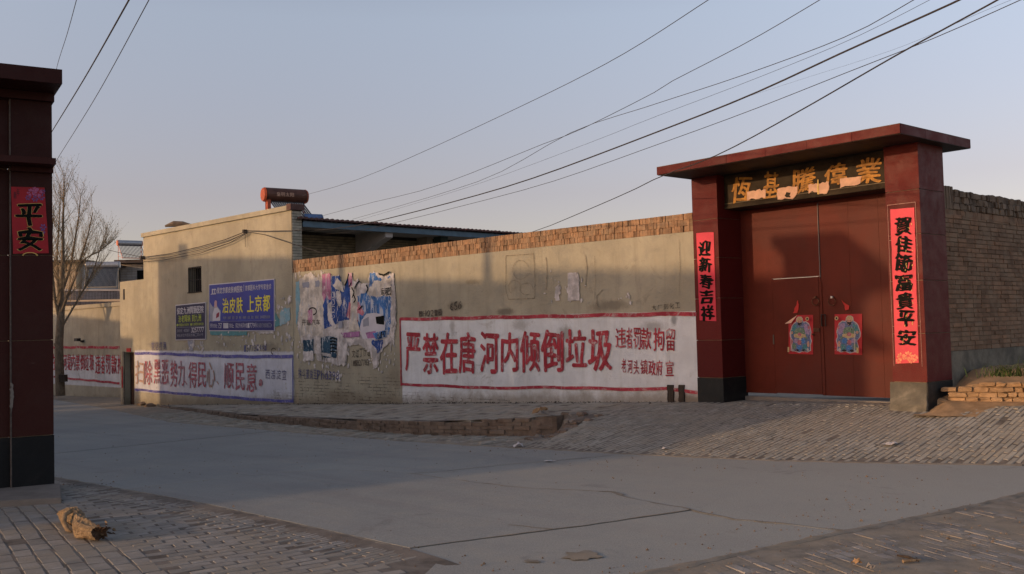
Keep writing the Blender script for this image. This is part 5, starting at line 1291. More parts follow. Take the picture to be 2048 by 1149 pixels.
for j in range(ny + 1):
    for i in range(nx + 1):
        x = -.40 + 5.0 * i / nx; y = ysl[j]
        if y < .05: h = -.165 + .15 * smooth(-.6, .0, y) * smooth(-.4, .0, x)
        else:
            e = smooth(-.25, .25, x); h = -.02 + .20 * e + .16 * smooth(.1, .8, y) * e
        h += .020 * noise.noise(V((x * 3, y * 3, 2))) + .012 * noise.noise(V((x * 11, y * 11, 2)))
        sm_.v.append(V((x, y, -.0 + h)))
for j in range(ny):
    for i in range(nx): a = j * (nx + 1) + i; sm_.f.append([a, a + 1, a + nx + 2, a + nx + 1]); sm_.m.append(0)
obj('soil', sm_, M['bank_soil'], bk, sm=True)
for k, (px_, py_, z_, L_, lab) in enumerate(((1878, 807, .48, .20, 'broken brick lying nearest the right gate pillar'), (1903, 792, .50, .22, 'pale broken brick leaning at the end of the earth bank'), (1921, 797, .49, .18, 'flat broken brick in front of the orange bank bricks'))):
    q = bankpt(px_, py_, z_); o = link('broken_brick', brick_mesh(L_, .14, .085, M['bank_brick'], .018, .014, 6 + k), None, (q.x, q.y, z_ - .02)); o.rotation_euler = (rr.uniform(-.1, .1), rr.uniform(-.15, .15), rr.uniform(-.5, .8)); tag(o, lab, 'brick', 'broken bricks by the gate')
for k in range(5):
    q = bankpt(1915 + k * 24, 752 - k * 2, .78); o = link('broken_brick', brick_mesh(.16, .12, .07, M['bank_brick'], .014, .012, 9 + k % 2), bk); o.location = bk.matrix_basis.inverted() @ V((q.x, q.y, .70 + .01 * k)); o.rotation_euler = (0, rr.uniform(-.2, .2), rr.uniform(0, 3)); o.name = 'loose_brick'
# weeds on the bank
gm = MB(); rr = random.Random(9)
for k in range(240):
    u = rr.gauss(0, .17) + (.25 if k % 3 == 0 else 0); v = rr.gauss(0, .05); a = rr.uniform(0, 6.28); L_ = rr.uniform(.05, .20) * (1.7 if rr.random() < .05 else 1); le = rr.uniform(.1, .8)
    q = V((u, v, rr.uniform(-.02, 0))); d = V((math.cos(a) * le, math.sin(a) * le, 1)).normalized() * L_; s_ = V((-math.sin(a), math.cos(a), 0)) * rr.uniform(.003, .008)
    b = len(gm.v); gm.v += [q - s_, q + s_, q + d * .6 + s_ * .8, q + d * .6 - s_ * .8, q + d + V((math.cos(a), math.sin(a), -.4)) * L_ * .25]
    gm.f += [[b, b + 1, b + 2, b + 3], [b + 3, b + 2, b + 4]]; gm.m += [0, 0]
q = bankpt(2020, 751, .86); o = obj('weed_clump', gm, M['grass'], None, (q.x, q.y, q.z)); tag(o, 'clump of green weeds growing on the bank by the brick wall', 'weeds', None, 'stuff')

# ================================================================== NEAR GATE PILLAR (left edge)
npil = empty('near_gate_pillar', (PB.x, PB.y, 0), ROTP, label='dark maroon granite gate pillar with cap at the left edge of the picture', cat='pillar')
core = clad_pillar(npil, -.405, 0, 0, .42, -.05, 4.18, [1.55, 2.45, 3.36], M['near_stone'], .545, M['near_black'], 'FR', 'shaft')
wing = clad_pillar(npil, -4.3, -.412, .05, .36, -.05, 4.18, [1.55, 2.45, 3.36], M['near_stone'], .545, M['near_black'], 'F', 'side_panel')
obj('cap', MB().box(-4.4, .035, -.52, .60, 4.19, 4.34), M['near_stone'], npil)
obj('cap_neck', MB().box(-4.32, .018, -.06, .5, 4.10, 4.188), M['near_stone'], npil)
obj('mid_band', MB().box(-4.32, -.0, -.30, -.002, 3.385, 3.45).box(-.402, .004, -.06, -.0015, 3.33, 3.383), M['near_stone'], npil)
obj('corner_bead', MB().box(-.412, -.400, -.008, .05, .0, 4.18), mat('pale_joint_bead', (.10, .085, .075), .3, 20, .7, 0), npil)
scz = PP(27, 800)
obj('chipped_patch', MB().prism(jag([PP(21, 760), PP(26, 770), PP(27, 805), PP(22, 825), PP(20, 800)], .008, .02, 4), -.010, -.0005), M['plinth'], npil)
sheetpl = MB(); pls = [bankpt(*q, -.0) for q in ((-60, 975), (122, 972), (124, 1002), (-60, 1012))]
sheetpl.v += [V((q.x, q.y, z)) for z in (-.06, .028) for q in pls]; sheetpl.f += [[4, 5, 6, 7][::-1], [0, 1, 5, 4], [1, 2, 6, 5], [2, 3, 7, 6], [3, 0, 4, 7]]; sheetpl.m += [0] * 5
bm = bmesh.new(); me = sheetpl.mesh('concrete_plinth', M['plinth']); bm.from_mesh(me); bmesh.ops.recalc_face_normals(bm, faces=bm.faces[:]); bmesh.ops.bevel(bm, geom=bm.edges[:], offset=.012, segments=2, affect='EDGES'); bm.to_mesh(me); bm.free()
link('concrete_plinth', me)['kind'] = 'structure'
# new year paper on it
e = couplet('red new year paper with two gold-edged black characters on the near left pillar', PP, (22, 374), (89, 376), (97.5, 507), (26, 508),
            [('平', (34, 83, 409, 452)), ('安', (36, 84, 457, 500))], -.004, (PB.x, PB.y, 0), ROTP, M['paper_dark_red'], gold=True, wob=.05, bold=.04)
mb = MB(); put_glyph(mb, '⌒', (PP(44, 512), PP(76, 512), PP(75, 505), PP(44, 505)), -.009); obj('gold_outline', mb, M['gold'], e)
fl = MB()
for cx_, cy_, r_ in ((62, 386, 9), (76, 386, 10), (69, 381, 7)): flower(fl, PP, cx_, cy_, r_, -.009, 8, int(cx_))
obj('peony_print', fl, mat('peony_pink_print', (.42, .12, .26), .4, 60, .6, 0), e)
fl = MB()
for cx_, cy_, r_ in ((56, 396, 6), (70, 398, 7), (83, 395, 7), (86, 384, 5), (86, 455, 7), (85, 464, 6)): flower(fl, PP, cx_, cy_, r_, -.0078, 6, int(cx_ + cy_))
obj('leaf_print', fl, mat('violet_leaf_print', (.12, .10, .30), .4, 60, .6, 0), e)
for k, (ch, x, y_) in enumerate((('新', 30, 398), ('年', 36, 392))):
    mb = MB(); put_glyph(mb, ch, (PP(x - 3, y_), PP(x + 3, y_), PP(x + 3, y_ - 14), PP(x - 3, y_ - 14)), -.0085, bold=.02); obj('small_character', mb, mat('dim_brown_print', (.10, .02, .03), .2, 9, .6, 0), e)

# ================================================================== LOG on the pavement
la = bankpt(120, 1044, .0); lb_ = bankpt(206, 1084, .0)
def logmesh():
    mb = MB(); n = 40; vs = []; K = 44; rr = random.Random(4); ax = (lb_ - la); L_ = ax.length
    for i in range(K + 1):
        t = i / K; c = V((t * L_, .040 * math.sin(t * 5.2 + .4), .062 + .012 * math.sin(t * 7)))
        r_ = .052 + .018 * math.sin(t * 3.14) + .020 * smooth(.75, 1, t) - .015 * smooth(.18, 0, t) + .014 * math.sin(t * 11)
        for k in range(n):
            a = 2 * math.pi * k / n; tw = a + t * 1.6
            rad_ = r_ * (1 + .10 * noise.noise(V((math.cos(tw) * 1.6, math.sin(tw) * 1.6, t * 4))) + .07 * math.sin(tw * 5 + t * 3) + .09 * noise.noise(V((math.cos(tw) * 5, math.sin(tw) * 5, t * 9))) + .16 * noise.noise(V((math.cos(tw) * 6, math.sin(tw) * 6, t * 1.6 + 4))) + (.16 * math.exp(-((t - .42) / .07) ** 2) * (math.cos(a - 4.6) > 0)) - .30 * math.exp(-((math.cos(a - 4.4 - t) - 1) / .012) ** 2) * (0.3 < t < .8))
            end = (.015 * rr.uniform(-1, 1) if i == K else .012 * rr.uniform(-1, 1) if i == 0 else 0)
            vs.append(c + V((end + .02 * math.sin(a * 2) * (i in (0, K)), rad_ * math.cos(a), rad_ * math.sin(a) * .88)))
    fs = []
    for i in range(K):
        for k in range(n): k2 = (k + 1) % n; fs.append([i * n + k, i * n + k2, (i + 1) * n + k2, (i + 1) * n + k])
    mb.add(vs, fs, 0)
    for i, base in ((0, 0), (K, K * n)):
        c = sum((vs[base + k] for k in range(n)), V()) / n + V((.02 if i == 0 else -.025, 0, 0)); b = len(mb.v)
        mb.add([vs[base + k] for k in range(n)] + [c], [[k, (k + 1) % n, n] if i else [(k + 1) % n, k, n] for k in range(n)], 1 if i else 0)
    return mb
lg = empty('split_log', (la.x, la.y, 0), math.atan2((lb_ - la).y, (lb_ - la).x), label='short knotty split log lying on the brick pavement at lower left', cat='log')
obj('wood', logmesh(), [M['log'], M['log_dark']], lg, sm=False)
ck = MB(); rc = random.Random(12); LL_ = (lb_ - la).length
for k in range(16):                              # drying cracks along the grain
    t0 = rc.uniform(.04, .7); ln = rc.uniform(.10, .28); a0 = rc.uniform(3.4, 7.0); pts = []
    for i in range(6):
        t = t0 + ln * i / 5; c = V((t * LL_, .040 * math.sin(t * 5.2 + .4), .062 + .012 * math.sin(t * 7))); r_ = .052 + .018 * math.sin(t * 3.14) + .020 * smooth(.75, 1, t) - .015 * smooth(.18, 0, t) + .014 * math.sin(t * 11); a = a0 - (t - t0) * 1.6 + rc.uniform(-.05, .05)
        pts.append(c + V((0, r_ * 1.01 * math.cos(a), r_ * .90 * math.sin(a))))
    ck.tube(pts, [.0008, .0035, .0045, .004, .003, .0008], 4)
obj('drying_cracks', ck, M['log_dark'], lg)['kind'] = 'stuff'
mb = MB(); rr = random.Random(8)                                   # rotten stub and splinters at the broken end
LL = (lb_ - la).length
for k in range(26):
    a = rr.uniform(0, 6.28); r_ = rr.uniform(.01, .085); p = V((LL - .01, .02 + r_ * math.cos(a), .075 + r_ * math.sin(a) * .85)); mb.tube([p - V((.03, 0, 0)), p + V((rr.uniform(.004, .022), rr.uniform(-.008, .008), rr.uniform(-.008, .008)))], [rr.uniform(.006, .014), .002], 5, rr.choice((0, 0, 1)))
obj('splinters', mb, [M['log_dark'], M['log']], lg)
mb = MB(); pts = [(LL * .36, -.03 + .02, .150), (LL * .34, -.065, .12), (LL * .40, -.095, .07), (LL * .50, -.10, .03), (LL * .56, -.09, .018)]
obj('bark_strip', mb.tube(pts, [.016, .02, .022, .018, .008], 8), M['log'], lg, sm=True)

# ================================================================== HOUSES AND ROOFS BEHIND
# veranda roof inside the courtyard
vr = empty('veranda', (*(A + TW * 11.0).xy, 0), ROTS, label='courtyard veranda with brown tile roof, blue eave board and ochre tiled wall', cat='house')
# local x = into the yard (NG-like), use wall normal for straightness
vr.rotation_euler = (0, 0, ROTW + rad(90))            # x along NW (away), y along TW (to the left)
EZ = 4.12
obj('eave_board', MB().box(.30, 9.2, -.02, .02, EZ - .10, EZ + .04), M['blue_paint'], vr)
obj('soffit', MB().box(.30, 9.2, .02, 1.30, EZ - .05, EZ - .02), M['white_paint'], vr)
obj('veranda_wall', MB().box(.30, 9.2, 1.33, 1.5, 0, EZ - .052), M['grout'], vr)
tw_ = MB(); rr = random.Random(2)
for c in range(26):
    z = 2.3 + c * .0655; x = .30 - (.06 if c % 2 else 0)
    while x < 9.1: xa = max(x, .31); tw_.box(xa, x + .122, 1.312, 1.33, z, z + .053); x += .127
obj('wall_tiles', tw_, M['tile_dim'], vr)['kind'] = 'stuff'
bx_ = onplane(1065, 405, A + TW * 11, TW)
cb = MB(); pr_ = [(.06, EZ - .052), (1.32, EZ - .052), (1.32, EZ - .58), (1.0, EZ - .56), (.06, EZ - .22)]
for x_b in (2.75, 2.98): cb.v += [V((x_b, y_, z_)) for y_, z_ in pr_]
cb.f += [[4, 3, 2, 1, 0], [5, 6, 7, 8, 9]] + [[k, (k + 1) % 5, 5 + (k + 1) % 5, 5 + k] for k in range(5)]; cb.m += [0] * 7
obj('cross_beam', cb, M['white_paint'], vr)
obj('wall_lamp', MB().box(5.0, 5.25, .55, .85, EZ - .20, EZ - .052).box(5.06, 5.18, .6, .8, EZ - .34, EZ - .202), mat('dim_green_lamp', (.05, .08, .07), .2, 9, .5, 0), vr)
# tile rows: each a run of overlapping curved tiles climbing the slope
rt = None
def tilerow():
    mb = MB(); n = 7
    for k in range(8):
        y0 = -.10 + k * .26; y1 = y0 + .29; z0 = .055 + k * .26 * .07 + .014; z1 = z0 + .29 * .07 - .016
        vs = []
        for (y, z, r_) in ((y0, z0, .066), (y1, z1, .056)):
            for j in range(n): a = math.pi * j / (n - 1); vs.append(V((r_ * math.cos(a), y, z + r_ * .85 * math.sin(a))))
        b_ = [[j, j + 1, n + j + 1, n + j] for j in range(n - 1)]
        mb.add(vs, b_); mb.add([vs[j] for j in range(n)], [list(range(n))])
    return mb.mesh('roof_tile_row', M['roof_tile'])
rt = tilerow()
for i in range(62): link('roof_tile_row', rt, vr, (.20 + i * .145, 0, EZ + rr.uniform(-.006, .006)))
obj('roof_deck', MB().add([V((.1, -.06, EZ + .042)), V((9.2, -.06, EZ + .042)), V((9.2, 2.2, EZ + .20)), V((.1, 2.2, EZ + .20)), V((.1, 2.2, EZ)), V((9.2, 2.2, EZ))], [[0, 1, 2, 3], [3, 2, 5, 4]]), M['roof_tile'], vr)

# solar water heaters
def heater(label, base, rz, tank_len, tank_r, tube_run, tube_drop, ntubes, shell, capm, framem, leg_h, name='solar_heater', text=None, tube_m=None, capl=None):
    e = empty(name, base, rz, label=label, cat='solar heater', group='roof solar water heaters')
    n = 20
    tz = leg_h + tank_r
    obj('tank', MB().tube([(0, 0, tz), (tank_len, 0, tz)], tank_r, n), shell, e, sm=False)
    for s_, x in ((-1, -.012), (1, tank_len + .012)):
        obj('end_cap', MB().tube([(x - .05 * (s_ < 0), 0, tz), (x + .05 * (s_ > 0), 0, tz)], [tank_r * (.88 if s_ < 0 else 1.02), tank_r * (1.02 if s_ < 0 else .88)], n), capm, e)
    for k in range(ntubes):
        x = .06 + (tank_len - .12) * k / (ntubes - 1)
        link('vacuum_tube', MB().tube([(x, -tank_r * .55, tz - tank_r * .6), (x, -tank_r * .55 - tube_run, tz - tank_r * .6 - tube_drop)], .022, 6).mesh('vacuum_tube', tube_m or M['glass_tube']), e)
    fr = MB()
    for x in (.02, tank_len - .02):
        fr.tube([(x, -.0, tz - tank_r), (x, 0, 0)], .018, 4); fr.tube([(x, -tank_r * .4, tz - tank_r), (x, -tank_r * .55 - tube_run, tz - tank_r * .6 - tube_drop - .03)], .018, 4); fr.tube([(x, 0, .3 * leg_h), (x, -tube_run, tz - tank_r * .6 - tube_drop)], .012, 4)
    fr.tube([(0, -tank_r * .55 - tube_run, tz - tank_r * .6 - tube_drop), (tank_len, -tank_r * .55 - tube_run, tz - tank_r * .6 - tube_drop)], .03, 4)
    obj('stand', fr, framem, e)
    return e
# 1: brown tank on the street house roof, tubes falling into the yard
q = at(530, 395, 25.2)
e = heater('brown solar heater with round orange end on the tall house roof', (q.x, q.y, 4.50), rad(34), 1.06, .185, .0, .0, 2, M['tank_brown'], M['orange'], M['orange'], .42)
for ch in [c for c in e.children if c.name.startswith('vacuum_tube')]: bpy.data.objects.remove(ch)
for k in range(15):
    x = .10 + .86 * k / 14; link('vacuum_tube', MB().tube([(x, -.06, .46), (x + .50, -.45, -.42)], .020, 6).mesh('vacuum_tube', M['glass_tube']), e)
obj('orange_post', MB().box(.02, .11, -.12, -.03, .0, .48), M['orange'], e)
mb = MB()
for i, ch in enumerate('皇明太阳'): put_glyph(mb, ch, ((.24 + i * .12, .56), (.34 + i * .12, .56), (.34 + i * .12, .66), (.24 + i * .12, .66)), -.187, bold=.02)
obj('tank_lettering', mb, M['slip'], e)
q = at(607, 440, 25.6); bt = MB().tube([(0, 0, 0), (.42, .25, 0)], .16, 14); o = obj('blue_drum', bt, M['blue_tank'], None, (q.x, q.y, q.z)); tag(o, 'blue plastic drum behind the brown tile roof edge beside the solar heater', 'drum')
o = obj('roof_rubble', MB().tube([(-.4, 0, 0), (-.15, 0, .06), (.1, 0, .05), (.42, 0, 0)], [.03, .09, .08, .02], 7), M['old_brick'], None, at(358, 452, 28.6)); tag(o, 'small dark heap of rubble on the tall house roof', 'rubble')

# far white-tiled house with slab roof
Y1 = 66.0
def far_box(name, x0, x1, yt, yb, Y, depth, matl, parent, seg=None):
    a = at(x0, yt, Y); b = at(x1, yt, Y); zt = (a.z + b.z) / 2; zb = at(x0, yb, Y).z
    return obj(name, MB().box(a.x, b.x, Y, Y + depth, zb, zt), matl, parent)
hb = empty('white_tiled_house', (at(260, 600, Y1).x, Y1, -.5), 0, label='distant white tiled house with dark roof slab and dark windows', cat='house')
def rel(o, root): o.location = o.location - root.location; return o
def fb(name, x0, x1, yt, yb, Y, depth, matl, root): return rel(far_box(name, x0, x1, yt, yb, Y, depth, matl, root), root)
fb('roof_slab', 228, 305, 519.5, 527, Y1 - .8, 8, M['far_roof'], hb)
fb('wall_core', 233.5, 305, 527.5, 660, Y1, 6, M['mortar'], hb)
tm = MB(); pxm = Y1 / FPX
for c in range(22):
    z = at(234, 566, Y1).z + c * .17 - .3
    if z + .16 > at(234, 528, Y1).z: break
    x = at(233.5, 550, Y1).x
    while x < at(300, 550, Y1).x:
        tm.box(x, x + .33, Y1 - .03, Y1 - .002, z, z + .15); x += .345
o = obj('wall_tiles', tm, M['far_white'], hb); rel(o, hb); o['kind'] = 'stuff'
for (x0, x1, yt, yb) in ((235.5, 240, 541, 563), (274, 292, 541, 562)):
    o = fb('window', x0, x1, yt, yb, Y1 - .09, .05, M['black_void'], hb)
    w0 = at(x0, yt, Y1 - .1); w1 = at(x1, yb, Y1 - .1)
    link('sill', MB().box(w0.x - .05, w1.x + .05, Y1 - .16, Y1 - .04, w1.z - .06, w1.z - .002).mesh('sill', M['far_white']), o)
q = at(236, 521, Y1 - 1.0)
heater('distant silver solar heater with orange ends standing on the roof slab', (q.x, q.y, q.z), rad(36), 1.50, .19, .95, .95, 17, M['steel'], M['orange_pale'], M['orange_pale'], .95, tube_m=M['glass_tube'])

# larger silver heater on a lower roof
Y2 = 52.0
h2 = empty('dark_roofed_house', (at(180, 600, Y2).x, Y2, -.5), 0, label='low house with dark tiled roof behind the far wall', cat='house')
o = fb('house_wall', 110, 255, 600, 660, Y2 + .6, 5, M['far_beige'], h2)
ra = at(118, 584, Y2 + 3.2); rb = at(262, 584, Y2 + 3.2); rc = at(118, 612, Y2); rd = at(262, 611, Y2)
for i in range(48):
    k0, k1 = i / 48, (i + .86) / 48
    vs = [rc.lerp(rd, k0), rc.lerp(rd, k1), ra.lerp(rb, k1), ra.lerp(rb, k0)]; vs2 = [v + V((0, 0, .07)) for v in vs]
    o = obj('roof_tile_row', MB().add(vs + vs2, [[4, 5, 6, 7], [0, 1, 5, 4], [1, 2, 6, 5], [3, 0, 4, 7]]), M['far_roof'], h2); rel(o, h2)
o = obj('ridge', MB().tube([ra + V((0, 0, .05)), rb + V((0, 0, .05))], .10, 6), M['far_white'], h2); rel(o, h2)
q = at(182, 582, Y2 + 1.4)
heater('large silver solar heater with dark tube panel on the low dark roof', (at(174, 582, Y2 + 1.4).x, q.y, q.z), rad(10), 1.64, .18, .55, 1.12, 26, M['steel'], M['steel'], mat('cream_frame_paint', (.45, .38, .28), .1, 9, .7, 0), 1.20, tube_m=M['glass_tube'])
# pale rendered house further left
Y3 = 60.0
h3 = empty('beige_house', (at(130, 600, Y3).x, Y3, -.5), rad(0), label='distant beige house with flat dark roof edge behind the bare tree', cat='house')
fb('front_wall', 40, 152, 527, 660, Y3, 6, M['far_beige'], h3); fb('shaded_side_wall', 153, 168, 527, 660, Y3 + .5, 6, M['far_white'], h3)  # side wall takes a greyer colour in place of its shade
fb('roof_edge', 36, 170, 521, 526.5, Y3 - .4, 7, M['far_roof'], h3)
fb('window', 60, 84, 545, 566, Y3 - .06, .05, M['black_void'], h3)

# ================================================================== BARE TREE
TP = A + TW * 27.3 - NW * -1.0; TP = V((at(121, 787, 34.6).x, 34.6, -.42))
tr = empty('bare_tree', TP, 0, label='slender bare tree with upright twigs and first buds beside the far wall', cat='tree')
rt_ = random.Random(19); tk = MB(); cw = MB(); budv = MB()
def grow(p, d, L_, r_, lev, maxlev):
    n = max(2, int(L_ / .22)); pts = [p]; rs = [r_]; q = p.copy(); dd = d.copy()
    for i in range(n):
        up = .10 + .10 * lev
        dd = (dd + V((rt_.uniform(-1, 1), rt_.uniform(-1, 1), 0)) * .09 + V((0, 0, up * .42))).normalized()
        q = q + dd * (L_ / n); pts.append(q.copy()); rs.append(r_ * (1 - .62 * (i + 1) / n) if lev else r_ * (1 - .45 * (i + 1) / n))
    (tk if lev < 2 else cw).tube(pts, rs, 7 if lev < 1 else 5 if lev < 2 else 3, 0, cap=False)
    if lev >= maxlev:
        for k in range(3):
            c = pts[rt_.randrange(1, len(pts))] + V((rt_.uniform(-.02, .02),) * 3); s_ = rt_.uniform(.008, .018); a = V((rt_.uniform(-1, 1), rt_.uniform(-1, 1), rt_.uniform(0, 1))).normalized() * s_; b = a.cross(V((0, .4, 1))).normalized() * s_ * .7
            budv.add([c - a, c + b, c + a * 1.5, c - b], [[0, 1, 2, 3]])
        return
    nb = {0: 15, 1: 9, 2: 7, 3: 4}[lev]
    for k in range(nb):
        t = (.32 if lev == 0 else .12) + (.66 if lev == 0 else .86) * (k + rt_.random()) / nb; i = min(len(pts) - 2, int(t * (len(pts) - 1))); o_ = pts[i].lerp(pts[i + 1], t * (len(pts) - 1) - i)
        az = rt_.uniform(0, 6.28); sp2 = rt_.uniform(.45, .9) if lev == 0 else rt_.uniform(.35, .85)
        nd = (dd * .8 + V((math.cos(az), math.sin(az), .25)) * sp2).normalized()
        rr_ = rs[i] * (.52 if lev == 0 else .48)
        grow(o_, nd, L_ * ((.60 - .28 * t) if lev == 0 else rt_.uniform(.36, .56)), max(.0038, rr_), lev + 1, maxlev)
def limb(pxs, Y0, r0_, r1_):
    P_ = [at(x, y, Y0 + dy) - TP for x, y, dy in pxs]; return P_, [r0_ + (r1_ - r0_) * i / (len(P_) - 1) for i in range(len(P_))]
P_, rs = limb([(121, 792, 0), (119, 740, 0), (118, 690, 0), (121, 640, 0), (124, 600, 0)], 34.6, .16, .115)
tk.tube(P_, rs, 10, 0, cap=False)
tk.tube([P_[2] + V((-.02, 0, 0)), P_[2] + V((-.16, 0, .02))], [.09, .05], 7)
fork = P_[-1]
for (pxs, r0_, nbr) in (([(122, 610, 0), (125, 560, 0), (126, 500, .1), (126, 440, .1), (128, 390, 0), (128, 345, 0)], .085, 1), ([(121, 630, 0), (136, 590, -.3), (152, 550, -.5), (161, 520, -.6), (176, 470, -.7), (186, 425, -.8)], .06, 2),
                        ([(124, 655, 0), (150, 610, .2), (170, 575, .3), (186, 545, .4), (200, 500, .5), (215, 455, .6)], .042, 3), ([(119, 640, 0), (110, 600, -.2), (104, 540, -.3), (104, 470, -.2), (108, 410, 0)], .06, 4), ([(120, 640, 0), (117, 580, .5), (114, 510, .9), (118, 450, 1.1), (121, 380, 1.2)], .055, 5), ([(160, 525, -.6), (180, 512, -.6), (197, 505, -.5), (212, 492, -.4)], .026, 6),
                        ([(122, 590, 0), (140, 540, .4), (150, 480, .6), (158, 430, .8), (162, 385, .9)], .05, 7)):
    Q, rs = limb(pxs, 34.6, r0_, .010); tk.tube(Q, rs, 6, 0, cap=False)
    nseg = len(Q) - 1
    for k in range(int(nseg * 8)):
        t = .10 + .88 * rt_.random(); i = min(nseg - 1, int(t * nseg)); o_ = Q[i].lerp(Q[i + 1], t * nseg - i); dd = (Q[i + 1] - Q[i]).normalized(); az = rt_.uniform(0, 6.28)
        nd = (dd * .7 + V((math.cos(az), math.sin(az), .35)) * rt_.uniform(.35, .8)).normalized()
        if o_.z < 2.9: continue
        grow(o_, nd, rt_.uniform(.7, 1.5) * (1 - .35 * t), max(.006, rs[i] * .32), 2, 3 if rt_.random() < .8 else 4) if False else grow(o_, nd, rt_.uniform(.7, 1.4) * (1 - .35 * t), max(.0055, rs[i] * .26), 2, 3)
obj('trunk', tk, M['bark'], tr, sm=True); cro = obj('crown', cw, M['twig'], tr); bo = obj('buds', budv, M['bud'], tr); bo['kind'] = 'stuff'
q = at(126, 757, 34.4); o = obj('dark_box', MB().box(-.10, .12, -.1, .1, -.12, .12).tube([(-.08, -.102, .12), (0, -.102, .2), (.09, -.102, .12)], .006, 4), M['timber'], None, (q.x, q.y, q.z)); tag(o, 'small dark box fixed beside the trunk of the bare tree', 'box')
rr = random.Random(55)
for k, (px_, py_) in enumerate(((150, 776), (160, 773), (186, 778), (143, 781), (286, 809), (300, 812))):
    q = onplane(px_, py_, V((0, 0, -.40 if k < 4 else -.33)), V((0, 0, 1))); mb = MB(); me = brick_mesh(.34 if k < 4 else .2, .24, .15 if k < 4 else .09, M['old_brick'], .04, .03, 20 + k)
    o = link('rubble_stone', me, None, (q.x, q.y, q.z - .03), rr.uniform(0, 3)); tag(o, ('grey rubble stone at the foot of the far wall near the tree', 'larger rubble stone heaped by the far wall', 'flat rubble stone right of the heap by the far wall', 'rubble stone nearest the roots of the bare tree', 'small dark stone beside the narrow doorway', 'small stone where the house kerb begins')[k], 'stone')

# ================================================================== SHADE GIVERS behind the camera: street houses and poles on the near side
hdir = V((math.sin(rad(SUN_AZ)), math.cos(rad(SUN_AZ)), 0)); cdir = V((hdir.y, -hdir.x, 0)); TS = math.tan(rad(SUN_EL))
def shade_house(label, u0, u1, v, d=-8.0, depth=5.0, chim=()):
    """house whose roof line is seen from the sun between u0 and u1; v is the height it shades at distance 0"""
    zt = v - d * TS; o_ = hdir * d + cdir * u0
    e = empty('roadside_house', (o_.x, o_.y, -.3), math.atan2(cdir.y, cdir.x), label=label, cat='house')
    w_ = (u1 - u0)
    obj('walls', MB().box(0, w_, -depth, 0, -.6, zt - .12 + .3), M['street_house'], e)
    obj('roof', MB().box(-.0, w_, -depth, .0, zt - .118 + .3, zt + .3), M['far_roof'], e)
    obj('door', MB().box(w_ * .4, w_ * .4 + 1.0, .002, .03, 0, 2.1), M['door'], e)
    for (a, b, hv) in chim: obj('chimney', MB().box(a - u0, b - u0, -.9, -.02, zt + .302, zt + .3 + hv), M['grey_brick'], e)
    return e
shade_house('rendered house beyond the near gate, on the near side of the street', -16.6, -11.95, 3.62)
shade_house('longer rendered house on the near side of the street', -22.9, -16.62, 3.40)
shade_house('taller rendered house down the near side of the street', -29.2, -22.92, 3.86, d=-9.5, chim=((-28.1, -27.6, .36),))
shade_house('low shed beyond the gap on the near side', -31.7, -30.7, 1.55, d=-10.5, depth=3)
shade_house('rendered house farthest down the near side', -46, -33.2, 2.1, d=-13)
cwl = empty('compound_wall', (*(PB - AL * 4.35).xy, 0), ROTP, label='plain rendered compound wall running on from the near gate', cat='wall')
obj('wall_body', MB().box(-14, 0, .06, .30, -.3, 1.95), M['street_house'], cwl)
for k, (u, d_, zt_) in enumerate(((-17.12, -7, 7.6), (-21.3, -7, 7.6))):
    o_ = hdir * d_ + cdir * u; e = empty('utility_pole', (o_.x, o_.y, -.3), 0, label=('concrete utility pole behind the viewer, nearer the gate', 'concrete utility pole behind the viewer, farther up the street')[k], cat='pole', group='utility poles on the near side')
    obj('shaft', MB().tube([(0, 0, 0), (0, 0, zt_)], [.15, .09], 12), M['plinth'], e, sm=True); obj('cross_arm', MB().box(-.8, .8, -.05, .05, zt_ - .6, zt_ - .5), M['dark_iron'], e)

# ================================================================== CABLES
def cable(pts, r_, label, Y0, Y1_, group='overhead cables', matl=None, rr2=None, ext=None):
    """pts = points of the cable on the photo; its distance changes evenly along the run"""
    n = len(pts); s = [0]
    for a, b in zip(pts, pts[1:]): s.append(s[-1] + math.hypot(a[0] - b[0], a[1] - b[1]))
    P_ = []
    K = 26
    for i in range(K + 1):
        t = s[-1] * i / K; j = 0
        while j < n - 2 and t > s[j + 1]: j += 1
        k = (t - s[j]) / (s[j + 1] - s[j]); p0 = pts[max(0, j - 1)]; p1 = pts[j]; p2_ = pts[j + 1]; p3 = pts[min(n - 1, j + 2)]
        f_ = lambda c: .5 * (2 * p1[c] + (p2_[c] - p0[c]) * k + (2 * p0[c] - 5 * p1[c] + 4 * p2_[c] - p3[c]) * k * k + (3 * p1[c] - p0[c] - 3 * p2_[c] + p3[c]) * k ** 3)
        iy = (1 / Y0) * (1 - i / K) + (1 / Y1_) * i / K; P_.append(at(f_(0), f_(1), 1 / iy))
    if ext: P_.append(V(ext))
    mb = MB().tube([p - P_[0] for p in P_], [r_ * (.78 if r_ > .008 else .6)] * len(P_), 5); o = obj('overhead_cable', mb, matl or M['wire'], None, P_[0], sm=True)
    tag(o, label, 'cable', group); return o
PT = (9.0, -3.0, 8.2)
cable([(605, 392), (740, 350), (1000, 233), (1230, 118), (1417, 0), (1560, -95)], .006, 'thin cable highest of those rising from the solar heater', 25, 7.5, ext=PT)
cable([(605, 443), (734, 408), (880, 370), (1100, 283), (1156, 262), (1300, 190), (1340, 165), (1500, 82), (1640, 0), (1780, -85)], .0055, 'cable second from the left at the top right sky', 24, 7, ext=PT)
cable([(705, 439), (881, 388), (1000, 345), (1150, 262), (1300, 212), (1500, 146), (1700, 70), (1828, 0), (1960, -75)], .006, 'long cable crossing the second one above the courtyard', 26, 7, ext=PT)
cable([(717, 441), (875, 394), (1000, 353), (1200, 278), (1300, 238), (1500, 162), (1700, 80), (1860, 0), (2000, -75)], .0035, 'faint thin cable just above the thick cable', 26, 7.4, ext=PT)
